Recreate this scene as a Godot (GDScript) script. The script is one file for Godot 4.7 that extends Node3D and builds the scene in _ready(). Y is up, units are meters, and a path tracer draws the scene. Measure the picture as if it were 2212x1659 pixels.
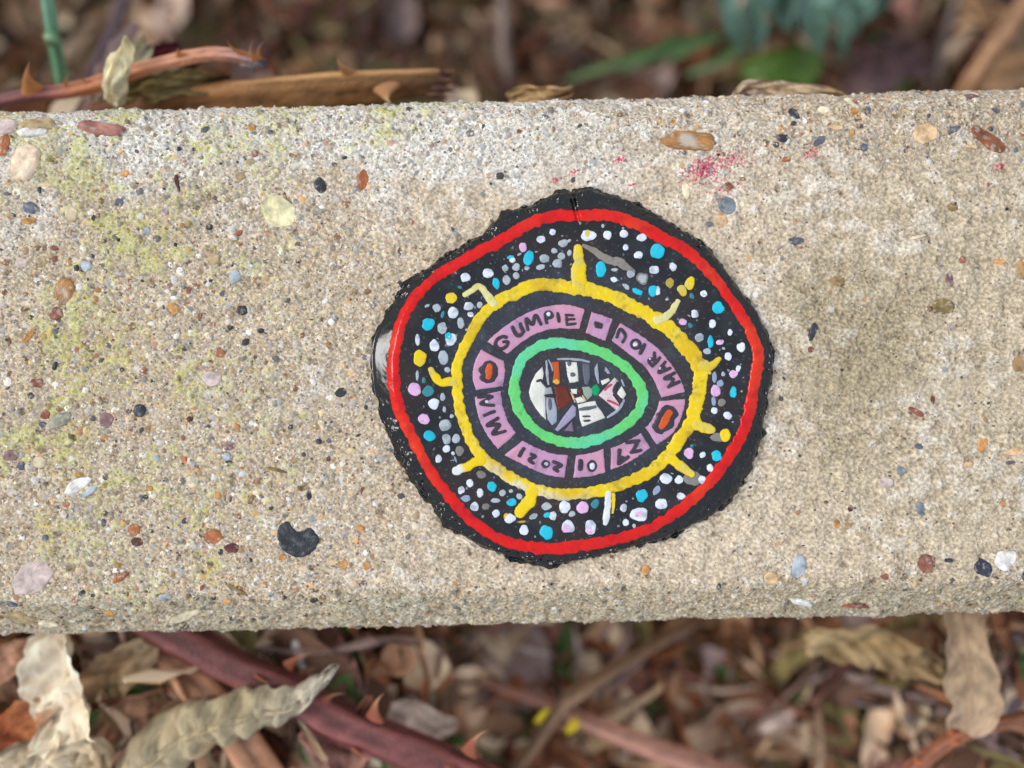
extends Node3D
# A painted piece of chewing gum stuck on a narrow concrete kerb, leaf litter and brambles below it.
# Shapes are worked out in millimetres (mm) and written in metres.
const MM := 0.001
const TOP := 45.0          # height of the kerb's top above the soil in front of it
const EYE := 98.5          # camera above the kerb's top
const PXS := 0.0432        # millimetres per sketch unit on the kerb's top
const KERB_Z := -2.05
const KERB_TURN := 0.0227
const FLAT := 21.3         # half width of the flat top
const ROUND := 3.9         # radius of the kerb's rounded edges
const TX := 2048
const TY := 1280
const TPX := 0.05          # millimetres per texture pixel

var rng := RandomNumberGenerator.new()
var names := {}
var coarse := FastNoiseLite.new()
var medium := FastNoiseLite.new()
var fine := FastNoiseLite.new()
var relief := PackedFloat32Array()
var skin := PackedByteArray()
var mats := {}
var gum: Node3D
var kerb: Node3D
var panel: Node3D
var r_out := PackedFloat32Array()
var r_red := PackedFloat32Array()
var r_base := PackedFloat32Array()
const NANG := 1440


# ------------------------------------------------------------------ helpers
func V(x: float, y: float) -> Vector2:
	return Vector2(x, y)


func rgb(r: float, g: float, b: float) -> Color:
	return Color(r / 255.0, g / 255.0, b / 255.0).srgb_to_linear()


func vary(c: Color, amount: float) -> Color:
	return Color(maxf(c.r * (1.0 + amount), 0.0), maxf(c.g * (1.0 + amount), 0.0), maxf(c.b * (1.0 + amount), 0.0))


func numbered(called: String) -> String:
	if not names.has(called):
		names[called] = 0
		return called
	names[called] += 1
	return "%s_%03d" % [called, names[called]]


func thing(called: String, label: String, category: String, group := "", at := Vector3.ZERO) -> Node3D:
	var o := Node3D.new()
	o.name = numbered(called)
	add_child(o)
	o.position = at * MM
	o.set_meta("label", label)
	o.set_meta("category", category)
	if group != "":
		o.set_meta("group", group)
	return o


class Shape:
	var v := PackedVector3Array()
	var c := PackedColorArray()
	var i := PackedInt32Array()

	func quad(a: int, b: int, cc: int, d: int) -> void:
		i.append_array([a, b, cc, a, cc, d])

	# rows x columns of points already in v from `first`; columns run clockwise-right of rows
	func weave(first: int, rows: int, cols: int, wrap := false) -> void:
		for r in rows - 1:
			for k in (cols if wrap else cols - 1):
				var k2 := (k + 1) % cols
				var a := first + r * cols + k
				var b := first + r * cols + k2
				quad(a, b, b + cols, a + cols)

	func mesh() -> ArrayMesh:
		var n := PackedVector3Array()
		n.resize(v.size())
		for t in range(0, i.size(), 3):
			var a := i[t]
			var b := i[t + 1]
			var d := i[t + 2]
			var f := (v[d] - v[a]).cross(v[b] - v[a])
			n[a] += f
			n[b] += f
			n[d] += f
		for k in n.size():
			n[k] = n[k].normalized() if n[k].length_squared() > 1e-20 else Vector3.UP
		var w := PackedVector3Array()
		w.resize(v.size())
		for k in v.size():
			w[k] = v[k] * 0.001
		var arrays := []
		arrays.resize(Mesh.ARRAY_MAX)
		arrays[Mesh.ARRAY_VERTEX] = w
		arrays[Mesh.ARRAY_NORMAL] = n
		if c.size() == v.size():
			arrays[Mesh.ARRAY_COLOR] = c
		arrays[Mesh.ARRAY_INDEX] = i
		var m := ArrayMesh.new()
		m.add_surface_from_arrays(Mesh.PRIMITIVE_TRIANGLES, arrays)
		return m


func put(called: String, s: Shape, mat: Material, parent: Node) -> MeshInstance3D:
	var o := MeshInstance3D.new()
	o.mesh = s.mesh()
	o.material_override = mat
	o.name = called
	parent.add_child(o, true)
	return o


func material(called: String, rough: float, spec := 0.5, coat := 0.0, bump_scale := 0.0, bump_freq := 0.05, tile := 200.0, backlit := 0.0) -> StandardMaterial3D:
	var m := StandardMaterial3D.new()
	m.vertex_color_use_as_albedo = true
	m.roughness = rough
	m.metallic_specular = spec
	m.cull_mode = BaseMaterial3D.CULL_DISABLED
	if coat > 0.0:
		m.clearcoat_enabled = true
		m.clearcoat = coat
		m.clearcoat_roughness = 0.14
	if bump_scale > 0.0:
		var nt := NoiseTexture2D.new()
		nt.width = 256
		nt.height = 256
		nt.seamless = true
		nt.as_normal_map = true
		nt.bump_strength = 6.0
		var fn := FastNoiseLite.new()
		fn.seed = called.length() * 7 + 3
		fn.frequency = bump_freq
		fn.fractal_octaves = 3
		nt.noise = fn
		m.normal_enabled = true
		m.normal_texture = nt
		m.normal_scale = bump_scale
		m.uv1_triplanar = true
		m.uv1_scale = Vector3.ONE * tile
	if backlit > 0.0:
		m.backlight_enabled = true
		m.backlight = Color(backlit, backlit * 0.88, backlit * 0.74)
	mats[called] = m
	return m


func catmull(p: Array, closed: bool, step: float) -> PackedVector2Array:
	var out := PackedVector2Array()
	var n := p.size()
	for k in (n if closed else n - 1):
		var a: Vector2 = p[posmod(k - 1, n)] if closed else p[maxi(k - 1, 0)]
		var b: Vector2 = p[k]
		var c: Vector2 = p[(k + 1) % n]
		var d: Vector2 = p[(k + 2) % n] if closed else p[mini(k + 2, n - 1)]
		var m := maxi(1, ceili(b.distance_to(c) / step))
		for t in m:
			out.append(b.cubic_interpolate(c, a, d, float(t) / m))
	if not closed:
		out.append(p[n - 1])
	return out


# a point seen at sketch position (px, py), h millimetres below the kerb's top
func pt(px: float, py: float, h: float) -> Vector3:
	var k := PXS * (EYE + h) / EYE
	return Vector3((px - 1106.0) * k, TOP - h, (py - 829.5) * k)


func near(px: float, py: float, h: float) -> Vector3:
	return pt(px, py, h * 0.72 if h < 28.0 else h)


# ------------------------------------------------------------------ the kerb
const BEVEL_AT := 20.6     # the front edge is bevelled from here
const BEVEL := 3.4         # length of the bevel's slope
const BEND := 2.2          # radius of the bevel's two bends


func profile(v: float) -> Array:   # arc position across the kerb -> [z, y, nz, ny]
	if v <= BEVEL_AT:
		if v >= -FLAT:
			return [v, 0.0, 0.0, 1.0]
		var a := -v
		var arc := ROUND * PI / 2.0
		if a <= FLAT + arc:
			var t := (a - FLAT) / ROUND
			return [-(FLAT + ROUND * sin(t)), ROUND * (cos(t) - 1.0), -sin(t), cos(t)]
		return [-(FLAT + ROUND), -ROUND - (a - FLAT - arc), -1.0, 0.0]
	# flat, bend, slope, bend, wall: turned through 46 and then 44 degrees
	var q := deg_to_rad(42.0)
	var d := v - BEVEL_AT
	if d <= BEND * q:
		var t := d / BEND
		return [BEVEL_AT + BEND * sin(t), BEND * (cos(t) - 1.0), sin(t), cos(t)]
	var z := BEVEL_AT + BEND * sin(q)
	var y := BEND * (cos(q) - 1.0)
	d -= BEND * q
	if d <= BEVEL:
		return [z + cos(q) * d, y - sin(q) * d, sin(q), cos(q)]
	z += cos(q) * BEVEL
	y -= sin(q) * BEVEL
	d -= BEVEL
	var rest := PI / 2.0 - q
	if d <= BEND * rest:
		var t := q + d / BEND
		return [z + BEND * (sin(t) - sin(q)), y + BEND * (cos(t) - cos(q)), sin(t), cos(t)]
	return [z + BEND * (1.0 - sin(q)), y - BEND * cos(q) - (d - BEND * rest), 1.0, 0.0]


func arc_of(kz: float) -> float:
	if kz >= -FLAT and kz <= BEVEL_AT:
		return kz
	if kz < 0.0:
		return -(FLAT + ROUND * asin(clampf((-kz - FLAT) / ROUND, 0.0, 0.98)))
	return BEVEL_AT + 0.1 + minf((kz - BEVEL_AT) / cos(deg_to_rad(42.0)), BEVEL + 0.6)


func noise_bytes(sd: int, freq: float, octaves: int, cells := false) -> PackedByteArray:
	var f := FastNoiseLite.new()
	f.seed = sd
	f.frequency = freq
	f.fractal_octaves = octaves
	if cells:
		f.noise_type = FastNoiseLite.TYPE_CELLULAR
	var im := f.get_seamless_image(TX, TY, false, false, 0.1, true)
	im.convert(Image.FORMAT_L8)
	return im.get_data()


func make_concrete() -> void:
	var slow := noise_bytes(11, 0.004, 3)
	var mid := noise_bytes(12, 0.022, 3)
	var grit := noise_bytes(13, 0.11, 2)
	relief.resize(TX * TY)
	skin.resize(TX * TY * 3)
	# slow fields on a coarse grid: how bare the sand is, white bloom, lichen, dark damp stain
	var gw := TX / 8
	var gh := TY / 8
	var bare := PackedFloat32Array()
	var bloom := PackedFloat32Array()
	var lichen := PackedFloat32Array()
	var stain := PackedFloat32Array()
	var algae := PackedFloat32Array()
	for a in [bare, bloom, lichen, stain, algae]:
		a.resize(gw * gh)
	for j in gh:
		for i in gw:
			var x := (i * 8 - TX / 2) * TPX
			var v := (j * 8 - TY / 2) * TPX
			var k := (j * 8) * TX + i * 8
			var ns := slow[k] / 255.0 - 0.5
			var nm := mid[k] / 255.0 - 0.5
			var left := smoothstep(2.0, -26.0, x + ns * 16.0)
			var edge := maxf(smoothstep(-15.0, -21.5, v + ns * 6.0) * 0.75, smoothstep(19.0, 22.5, v + ns * 4.0))
			var q := j * gw + i
			bare[q] = clampf(maxf(left, edge) + nm * 0.35 + 0.16, 0.05, 1.0)
			bloom[q] = clampf(smoothstep(-13.0, -22.0, v + ns * 14.0) * smoothstep(34.0, -6.0, x + ns * 20.0) + nm * 0.5 - 0.02, 0.0, 1.0) * (1.0 if v < 10.0 else 0.35)
			var green := smoothstep(-12.0, -30.0, x + ns * 22.0) * smoothstep(20.0, -4.0, absf(v + 4.0) - 12.0) + 0.8 * smoothstep(-18.0, -23.0, v) * smoothstep(12.0, -20.0, x)
			var crust := 0.0
			for p in [[-40.5, -20.0, 2.3], [-34.0, -11.7, 2.2], [-39.0, -2.0, 3.4], [-42.6, 6.7, 2.6], [-29.0, 13.7, 1.2], [-29.2, 18.4, 1.3], [-37.0, -14.3, 2.0], [-22.0, -23.6, 2.4], [-12.0, -22.9, 2.2], [-31.0, 1.5, 1.6], [-44.0, 15.0, 1.6]]:
				crust = maxf(crust, exp(-Vector2(x - p[0] + ns * 2.0, v - p[1] + nm * 2.0).length_squared() / (p[2] * p[2])))
			lichen[q] = clampf(crust * (0.75 + nm * 1.6) + 0.7 * green * smoothstep(0.02, 0.26, ns + nm * 0.7), 0.0, 1.0)
			var blob := 1.0 - clampf(Vector2(x - 31.0, (v + 1.0) * 0.75).length() / 11.0 + ns * 1.2, 0.0, 1.0)
			stain[q] = clampf(blob * 0.75 + smoothstep(16.0, 46.0, x) * 0.25 + maxf(ns, 0.0) * 0.3, 0.0, 1.0)
			algae[q] = clampf(smoothstep(20.3, 22.2, v) * (0.8 + ns) + 0.25 * smoothstep(-14.0, -40.0, x) * (0.5 + ns), 0.0, 1.0)
	for j in TY:
		var row := j * TX
		var grow := (j >> 3) * gw
		for i in TX:
			var k := row + i
			var q := grow + (i >> 3)
			var e := bare[q]
			var m := mid[k] / 255.0 - 0.5
			var g := grit[k] / 255.0 - 0.5
			var m2 := mid[(j >> 1) * TX + i] / 255.0 - 0.5
			var m3 := mid[((j * 5) >> 3) * TX + ((i + j / 3) & (TX - 1))] / 255.0 - 0.5
			relief[k] = (slow[k] / 255.0 - 0.5) * 0.35 + (m * 0.36 + m2 * 0.46 + m3 * 0.42) * (1.0 - 0.5 * e) + g * (0.15 + 0.03 * e) - 0.06 * e - 0.16 * smoothstep(0.26, 0.42, m3 - m) * (1.0 - e)
			var s := stain[q]
			var lum := 1.0 + m * 0.22 + g * (0.48 + 0.1 * e) - s * 0.22
			var b := clampf(bloom[q] + 0.45 * smoothstep(0.08, 0.34, m * 0.8 + (slow[k] / 255.0 - 0.5) * 0.9), 0.0, 1.0)
			var al := algae[q]
			var r := lerpf(lerpf(212.0, 194.0, e), 238.0, b * 0.7) * lum
			var gr := lerpf(lerpf(191.0, 174.0, e), 232.0, b * 0.7) * lum
			var bl := lerpf(lerpf(164.0 - s * 16.0, 146.0, e), 225.0, b * 0.7) * lum
			r = lerpf(r, 146.0 * lum, al * 0.24)
			gr = lerpf(gr, 142.0 * lum, al * 0.24)
			bl = lerpf(bl, 108.0 * lum, al * 0.24)
			skin[k * 3] = clampi(int(r), 0, 255)
			skin[k * 3 + 1] = clampi(int(gr), 0, 255)
			skin[k * 3 + 2] = clampi(int(bl), 0, 255)
	# sand grains, each with its own colour, standing out of the cement
	var tones := PackedVector3Array([Vector3(226, 208, 176), Vector3(206, 172, 124), Vector3(208, 204, 200), Vector3(238, 233, 224), Vector3(214, 152, 88), Vector3(160, 108, 70), Vector3(160, 88, 66), Vector3(132, 130, 132), Vector3(62, 58, 62), Vector3(220, 194, 132), Vector3(196, 180, 156), Vector3(188, 160, 140)])
	var shares := PackedFloat32Array([0.15, 0.30, 0.40, 0.50, 0.57, 0.63, 0.665, 0.73, 0.782, 0.86, 0.95, 1.0])
	for count in 190000:
		var ci := rng.randi_range(0, TX - 1)
		var cj := rng.randi_range(0, TY - 1)
		var q := (cj >> 3) * gw + (ci >> 3)
		var e := bare[q]
		if rng.randf() > 0.35 + 0.65 * e:
			continue
		var big := rng.randf()
		var rad := 1.2 + 2.5 * rng.randf() * rng.randf() + (6.0 * pow(rng.randf(), 1.8) if big < 0.075 * (0.25 + e) else 0.0)
		if e < 0.5:
			rad *= 0.85
		var pick := rng.randf()
		var tone := tones[0]
		for t in shares.size():
			if pick <= shares[t]:
				tone = tones[t]
				break
		var over := 0.38 + (1.0 - e) * 0.42
		if big > 0.945 or rad > 4.5:
			over *= 0.4
		var lum := rng.randf_range(0.74, 1.12)
		var b := clampf(bloom[q] + 0.42 * e * rng.randf() + 0.45 * smoothstep(0.08, 0.34, (mid[cj * TX + ci] / 255.0 - 0.5) * 0.8 + (slow[cj * TX + ci] / 255.0 - 0.5) * 0.9), 0.0, 1.0)
		var c := tone.lerp(Vector3(229, 209, 187), over).lerp(Vector3(232, 228, 218), b * rng.randf() * 0.85) * lum
		c = c.lerp(Vector3(156, 152, 120) * lum, algae[q] * rng.randf() * 0.65)
		c *= 1.0 - stain[q] * 0.16
		var li := lichen[q]
		if li > 0.0 and rad < 3.4 and rng.randf() < li * 0.45:
			c = Vector3(rng.randf_range(184, 212), rng.randf_range(178, 202), rng.randf_range(70, 126)) if rng.randf() < 0.75 else Vector3(142, 138, 84)
		var asp := rng.randf_range(0.5, 1.0)
		var ang := rng.randf() * PI
		var ca := cos(ang) / rad
		var sa := sin(ang) / rad
		var up := rad * TPX * rng.randf_range(0.25, 0.65) * (0.35 + 0.65 * e)
		var h0 := relief[cj * TX + ci] + rng.randf_range(-0.03, 0.02)
		if h0 > 0.22:
			h0 = 0.22
		var reach := int(rad) + 1
		var cr := clampi(int(c.x), 0, 255)
		var cg := clampi(int(c.y), 0, 255)
		var cb := clampi(int(c.z), 0, 255)
		for dj in range(-reach, reach + 1):
			var row := posmod(cj + dj, TY) * TX
			for di in range(-reach, reach + 1):
				var a := (di * ca + dj * sa)
				var d := (dj * ca - di * sa) / asp
				var d2 := maxf(a * a + d * d, absf(a + d * 0.55) * 1.04)
				if d2 < 1.0:
					var k := row + posmod(ci + di, TX)
					var h := h0 + up * minf(1.35 * (1.0 - d2), 0.85)
					if h > relief[k] - 0.02:
						if h > relief[k]:
							relief[k] = h
						skin[k * 3] = cr
						skin[k * 3 + 1] = cg
						skin[k * 3 + 2] = cb
	# crusts of yellow lichen over sand and cement alike
	for j in TY:
		for i in TX:
			var li := lichen[(j >> 3) * gw + (i >> 3)]
			if li > 0.12:
				var k := j * TX + i
				var w := clampf((li - 0.16) * 0.34 + (grit[k] / 255.0 - 0.5) * 1.0 + (mid[k] / 255.0 - 0.5) * 0.9 - 0.05, 0.0, 0.42)
				skin[k * 3] = int(lerpf(skin[k * 3], 198.0, w))
				skin[k * 3 + 1] = int(lerpf(skin[k * 3 + 1], 192.0, w))
				skin[k * 3 + 2] = int(lerpf(skin[k * 3 + 2], 96.0, w))
	# small dark and rusty specks of grit
	for count in 2600:
		var ci := rng.randi_range(0, TX - 1)
		var cj := rng.randi_range(0, TY - 1)
		var rad := 1.0 + 2.2 * rng.randf() * rng.randf()
		var tone := Vector3(66, 58, 58) if rng.randf() < 0.6 else (Vector3(150, 92, 66) if rng.randf() < 0.6 else Vector3(120, 118, 124))
		var mixed := rng.randf_range(0.35, 0.95)
		for dj in range(-3, 4):
			for di in range(-3, 4):
				if di * di * 0.7 + dj * dj * 1.2 + di * dj * (count % 3 - 1) * 0.5 < rad * rad:
					var k := posmod(cj + dj, TY) * TX + posmod(ci + di, TX)
					skin[k * 3] = int(lerpf(skin[k * 3], tone.x, mixed))
					skin[k * 3 + 1] = int(lerpf(skin[k * 3 + 1], tone.y, mixed))
					skin[k * 3 + 2] = int(lerpf(skin[k * 3 + 2], tone.z, mixed))
	# crumbs of broken cement and the pits they left
	for count in 2600:
		var ci := rng.randi_range(0, TX - 1)
		var cj := rng.randi_range(0, TY - 1)
		if count % 5 == 0:
			cj = int((21.4 if count % 2 == 0 else -22.5) / TPX + rng.randfn() * 14.0) + TY / 2
		elif count % 7 == 0:
			cj = int(25.2 / TPX + rng.randfn() * 12.0) + TY / 2
		var e := bare[(cj >> 3) * gw + (ci >> 3)]
		var pit := count % 3 == 0
		var rad := rng.randf_range(3.0, 5.0 + 9.0 * rng.randf())
		var ang := rng.randf() * TAU
		var ca := cos(ang) / rad
		var sa := sin(ang) / rad
		var slant := rng.randf_range(0.2, 0.8)
		var asp := rng.randf_range(0.5, 1.0)
		var up := rng.randf_range(0.05, 0.17) * (0.7 + 0.6 * e)
		var lum := rng.randf_range(-6.0, 16.0) if not pit else rng.randf_range(-26.0, -6.0)
		var reach := int(rad) + 1
		for dj in range(-reach, reach + 1):
			var row := posmod(cj + dj, TY) * TX
			for di in range(-reach, reach + 1):
				var a := di * ca + dj * sa
				var d := (dj * ca - di * sa) / asp
				var d2 := maxf(a * a + d * d, absf(a * slant + d) * 1.1)
				if d2 < 1.0:
					var k := row + posmod(ci + di, TX)
					var f := minf((1.0 - d2) * 3.0, 1.0)
					relief[k] += (up * (0.6 + 0.5 * a) if not pit else -up * 1.3) * f
					for ch in 3:
						skin[k * 3 + ch] = clampi(skin[k * 3 + ch] + int(lum * f), 0, 255)
	# stray specks of crimson paint beside the gum
	for spot in [[18.3, -17.6, 2.1, 420], [21.0, -18.6, 1.6, 120], [28.2, -18.9, 0.8, 60], [10.4, -18.6, 0.5, 40], [6.2, -17.7, 0.5, 26], [4.5, -16.9, 0.4, 26], [46.0, -17.2, 0.6, 40], [19.5, 13.3, 0.25, 14], [11.6, -16.3, 0.3, 12], [20.0, -15.9, 1.6, 90]]:
		for t in int(spot[3]):
			var at := Vector2(rng.randfn(), rng.randfn() * 0.6) * float(spot[2]) * 0.5
			var ci := int((float(spot[0]) + at.x) / TPX) + TX / 2
			var cj := int((float(spot[1]) + at.y - at.x * 0.15) / TPX) + TY / 2
			var rad := rng.randi_range(0, 1)
			for dj in range(-rad, rad + 1):
				for di in range(-rad, rad + 1):
					var k := posmod(cj + dj, TY) * TX + posmod(ci + di, TX)
					var mix := rng.randf_range(0.15, 0.75)
					skin[k * 3] = int(lerpf(skin[k * 3], 205.0, mix))
					skin[k * 3 + 1] = int(lerpf(skin[k * 3 + 1], 40.0, mix))
					skin[k * 3 + 2] = int(lerpf(skin[k * 3 + 2], 75.0, mix))


func relief_at(x: float, v: float) -> float:
	var i := posmod(int(round(x / TPX)) + TX / 2, TX)
	var j := posmod(int(round(v / TPX)) + TY / 2, TY)
	return relief[j * TX + i]


func kerb_sheet(x0: float, x1: float, dx: float, v0: float, v1: float, dv: float) -> Array:
	var cols := int(round((x1 - x0) / dx)) + 1
	var rows := int(round((v1 - v0) / dv)) + 1
	var pos := PackedVector3Array()
	var nor := PackedVector3Array()
	var uv := PackedVector2Array()
	pos.resize(rows * cols)
	nor.resize(rows * cols)
	uv.resize(rows * cols)
	for r in rows:
		var v := v0 + r * dv
		var pr := profile(v)
		var z: float = pr[0]
		var y: float = pr[1]
		var nz: float = pr[2]
		var ny: float = pr[3]
		var jrow := posmod(int(round(v / TPX)) + TY / 2, TY) * TX
		for k in cols:
			var x := x0 + k * dx
			var h := relief[jrow + posmod(int(round(x / TPX)) + TX / 2, TX)]
			pos[r * cols + k] = Vector3(x, y + ny * h, z + nz * h) * MM
			uv[r * cols + k] = Vector2(x / (TX * TPX) + 0.5, v / (TY * TPX) + 0.5)
	for r in rows:
		var ra := maxi(r - 1, 0) * cols
		var rb := mini(r + 1, rows - 1) * cols
		var rr := r * cols
		for k in cols:
			var dxv := pos[rr + mini(k + 1, cols - 1)] - pos[rr + maxi(k - 1, 0)]
			var dvv := pos[rb + k] - pos[ra + k]
			nor[rr + k] = dvv.cross(dxv).normalized()
	var idx := PackedInt32Array()
	idx.resize((rows - 1) * (cols - 1) * 6)
	var t := 0
	for r in rows - 1:
		for k in cols - 1:
			var a := r * cols + k
			idx[t] = a
			idx[t + 1] = a + 1
			idx[t + 2] = a + cols + 1
			idx[t + 3] = a
			idx[t + 4] = a + cols + 1
			idx[t + 5] = a + cols
			t += 6
	var arrays := []
	arrays.resize(Mesh.ARRAY_MAX)
	arrays[Mesh.ARRAY_VERTEX] = pos
	arrays[Mesh.ARRAY_NORMAL] = nor
	arrays[Mesh.ARRAY_TEX_UV] = uv
	arrays[Mesh.ARRAY_INDEX] = idx
	return arrays


func make_kerb() -> void:
	make_concrete()
	kerb = thing("concrete_kerb", "weathered sandy concrete kerb running across the leaf litter, speckled with stones and lichen", "kerb", "", Vector3(0, TOP, KERB_Z))
	kerb.rotation.y = KERB_TURN
	make_stones()
	var m := StandardMaterial3D.new()
	m.albedo_texture = ImageTexture.create_from_image(Image.create_from_data(TX, TY, false, Image.FORMAT_RGB8, skin))
	m.roughness = 0.92
	m.metallic_specular = 0.3
	mats["concrete"] = m
	var mesh := ArrayMesh.new()
	for part in [[-51.2, 51.2, 0.1, -31.0, 31.0, 0.1], [-455.0, -51.2, 0.8, -31.0, 31.0, 0.6], [51.2, 455.2, 0.8, -31.0, 31.0, 0.6], [-455.0, 455.4, 1.2, -131.0, -31.0, 2.0], [-455.0, 455.4, 1.2, 31.0, 131.0, 2.0]]:
		mesh.add_surface_from_arrays(Mesh.PRIMITIVE_TRIANGLES, kerb_sheet(part[0], part[1], part[2], part[3], part[4], part[5]))
	# end faces
	for s in [-1.0, 1.0]:
		var pos := PackedVector3Array()
		var nor := PackedVector3Array()
		var uv := PackedVector2Array()
		var idx := PackedInt32Array()
		pos.append(Vector3(s * 455.0, -55, 0) * MM)
		uv.append(Vector2(0.5, 0.5))
		for k in 60:
			var pr := profile(lerpf(-131.0, 131.0, k / 59.0))
			pos.append(Vector3(s * 455.0, pr[1], pr[0]) * MM)
			uv.append(Vector2(float(pr[0]) / 102.4, float(pr[1]) / 64.0))
		for k in 61:
			nor.append(Vector3(s, 0, 0))
		for k in 59:
			idx.append_array([0, k + 1, k + 2] if s > 0 else [0, k + 2, k + 1])
		var arrays := []
		arrays.resize(Mesh.ARRAY_MAX)
		arrays[Mesh.ARRAY_VERTEX] = pos
		arrays[Mesh.ARRAY_NORMAL] = nor
		arrays[Mesh.ARRAY_TEX_UV] = uv
		arrays[Mesh.ARRAY_INDEX] = idx
		mesh.add_surface_from_arrays(Mesh.PRIMITIVE_TRIANGLES, arrays)
	var body := MeshInstance3D.new()
	body.mesh = mesh
	body.material_override = m
	body.name = "kerb_body"
	kerb.add_child(body, true)


var stone_tone := {}


func stone(tone: String, kx: float, kz: float, rx: float, rz: float, turn: float, lift: float, label := "") -> void:
	var v := arc_of(kz)
	var pr := profile(v)
	var sum := 0.0
	for t in 12:
		sum += relief_at(kx + cos(t * 0.524) * rx * 0.9, v + sin(t * 0.524) * rz * 0.9)
	var base := sum / 12.0
	var n := Vector3(0, pr[3], pr[2])
	var o := Vector3(kx, pr[1], pr[0])
	var across := Vector3(0, -pr[2], pr[3])
	var s := Shape.new()
	var c: Color = stone_tone[tone]
	var seed_x := rng.randf() * 900.0
	var segs := 30 if rx > 1.0 else (20 if rx > 0.55 else 14)
	var smooth := (tone == "night" and rx < 0.62) or (tone == "amber" and rx < 1.5)
	var sides := []
	var cut := 5 + rng.randi() % 3
	for k in cut:
		sides.append([TAU * (k + rng.randf_range(-0.3, 0.3)) / cut, rng.randf_range(0.74, 1.0)])
	lift *= 0.62
	var prof := [[0.0, 1.0], [0.22, 1.0], [0.42, 1.0], [0.6, 0.99], [0.75, 0.97], [0.88, 0.88], [0.97, 0.58], [1.0, 0.0], [1.03, -1.0]]
	if rx < 0.8:
		prof = [[0.0, 1.0], [0.5, 0.98], [0.84, 0.88], [0.97, 0.5], [1.0, 0.0], [1.03, -1.0]]
	if smooth:
		prof = [[0.0, 1.0], [0.38, 0.97], [0.68, 0.86], [0.88, 0.6], [1.0, 0.05], [1.05, -1.0]]
	var flat := rx > 1.6
	var ca := cos(deg_to_rad(turn))
	var sa := sin(deg_to_rad(turn))
	for pp in prof:
		for k in segs:
			var th := TAU * k / segs
			var wob := 1.06
			if not smooth:
				for e in sides:
					wob = minf(wob, float(e[1]) / maxf(cos(th - float(e[0])), 0.25))
				wob = lerpf(wob, 0.97, 0.18)
			wob += 0.10 * coarse.get_noise_2d(seed_x + cos(th) * 26.0, sin(th) * 26.0) + 0.07 * medium.get_noise_2d(seed_x + cos(th) * 30.0, sin(th) * 30.0)
			var a := cos(th) * rx * wob * float(pp[0])
			var b := sin(th) * rz * wob * float(pp[0])
			var x := a * ca - b * sa
			var z := a * sa + b * ca
			var w := medium.get_noise_2d(seed_x + x * 12.0, z * 12.0)
			var up := base + lift * float(pp[1]) * (1.0 + 0.18 * w)
			if flat and float(pp[1]) > 0.5:
				up = base + lift * (float(pp[1]) - 0.15 + 0.22 * medium.get_noise_2d(seed_x + x * 9.0, z * 9.0) + 0.7 * coarse.get_noise_2d(seed_x + x * 9.0, z * 9.0))
			if float(pp[1]) < 0.0:
				up = base - 0.35
			s.v.append(o + Vector3(x, 0, 0) + across * z + n * up)
			var d := vary(c, 0.6 * medium.get_noise_2d(seed_x - x * 10.0, z * 10.0) + 0.4 * fine.get_noise_2d(x * 12.0, seed_x + z * 12.0))
			var dust := clampf(fine.get_noise_2d(seed_x + x * 9.0, z * 9.0 + 70.0) * 1.8 - 0.4, 0.0, 1.0)
			if tone == "amber" or tone == "brown":
				dust = maxf(dust, 0.75 * smoothstep(0.75, 0.2, Vector2(x / rx * 1.6, z / rz + 0.1).length() + 0.8 * w) if tone == "amber" else dust * 1.2)
			s.c.append(d.lerp(rgb(206, 196, 180), minf(dust, 0.8)))
	s.weave(0, prof.size(), segs, true)
	# the cement lies a little lower under the stone
	var span := maxf(rx, rz)
	for dj in range(int(-span / TPX), int(span / TPX) + 1):
		for di in range(int(-span / TPX), int(span / TPX) + 1):
			var a := (di * ca + dj * sa) * TPX / rx
			var b := (dj * ca - di * sa) * TPX / rz
			if a * a + b * b < 0.8:
				var k := posmod(int(v / TPX) + dj + TY / 2, TY) * TX + posmod(int(kx / TPX) + di + TX / 2, TX)
				relief[k] = minf(relief[k], base - 0.02)
	# rows run outwards, so turn the faces over
	for t in range(0, s.i.size(), 3):
		var keep := s.i[t + 1]
		s.i[t + 1] = s.i[t + 2]
		s.i[t + 2] = keep
	var ob := put("stone", s, mats["stone_shiny"] if tone in ["night", "amber", "black", "rust", "brown"] else mats["stone"], kerb)
	if label != "":
		ob.set_meta("label", label)


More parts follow.
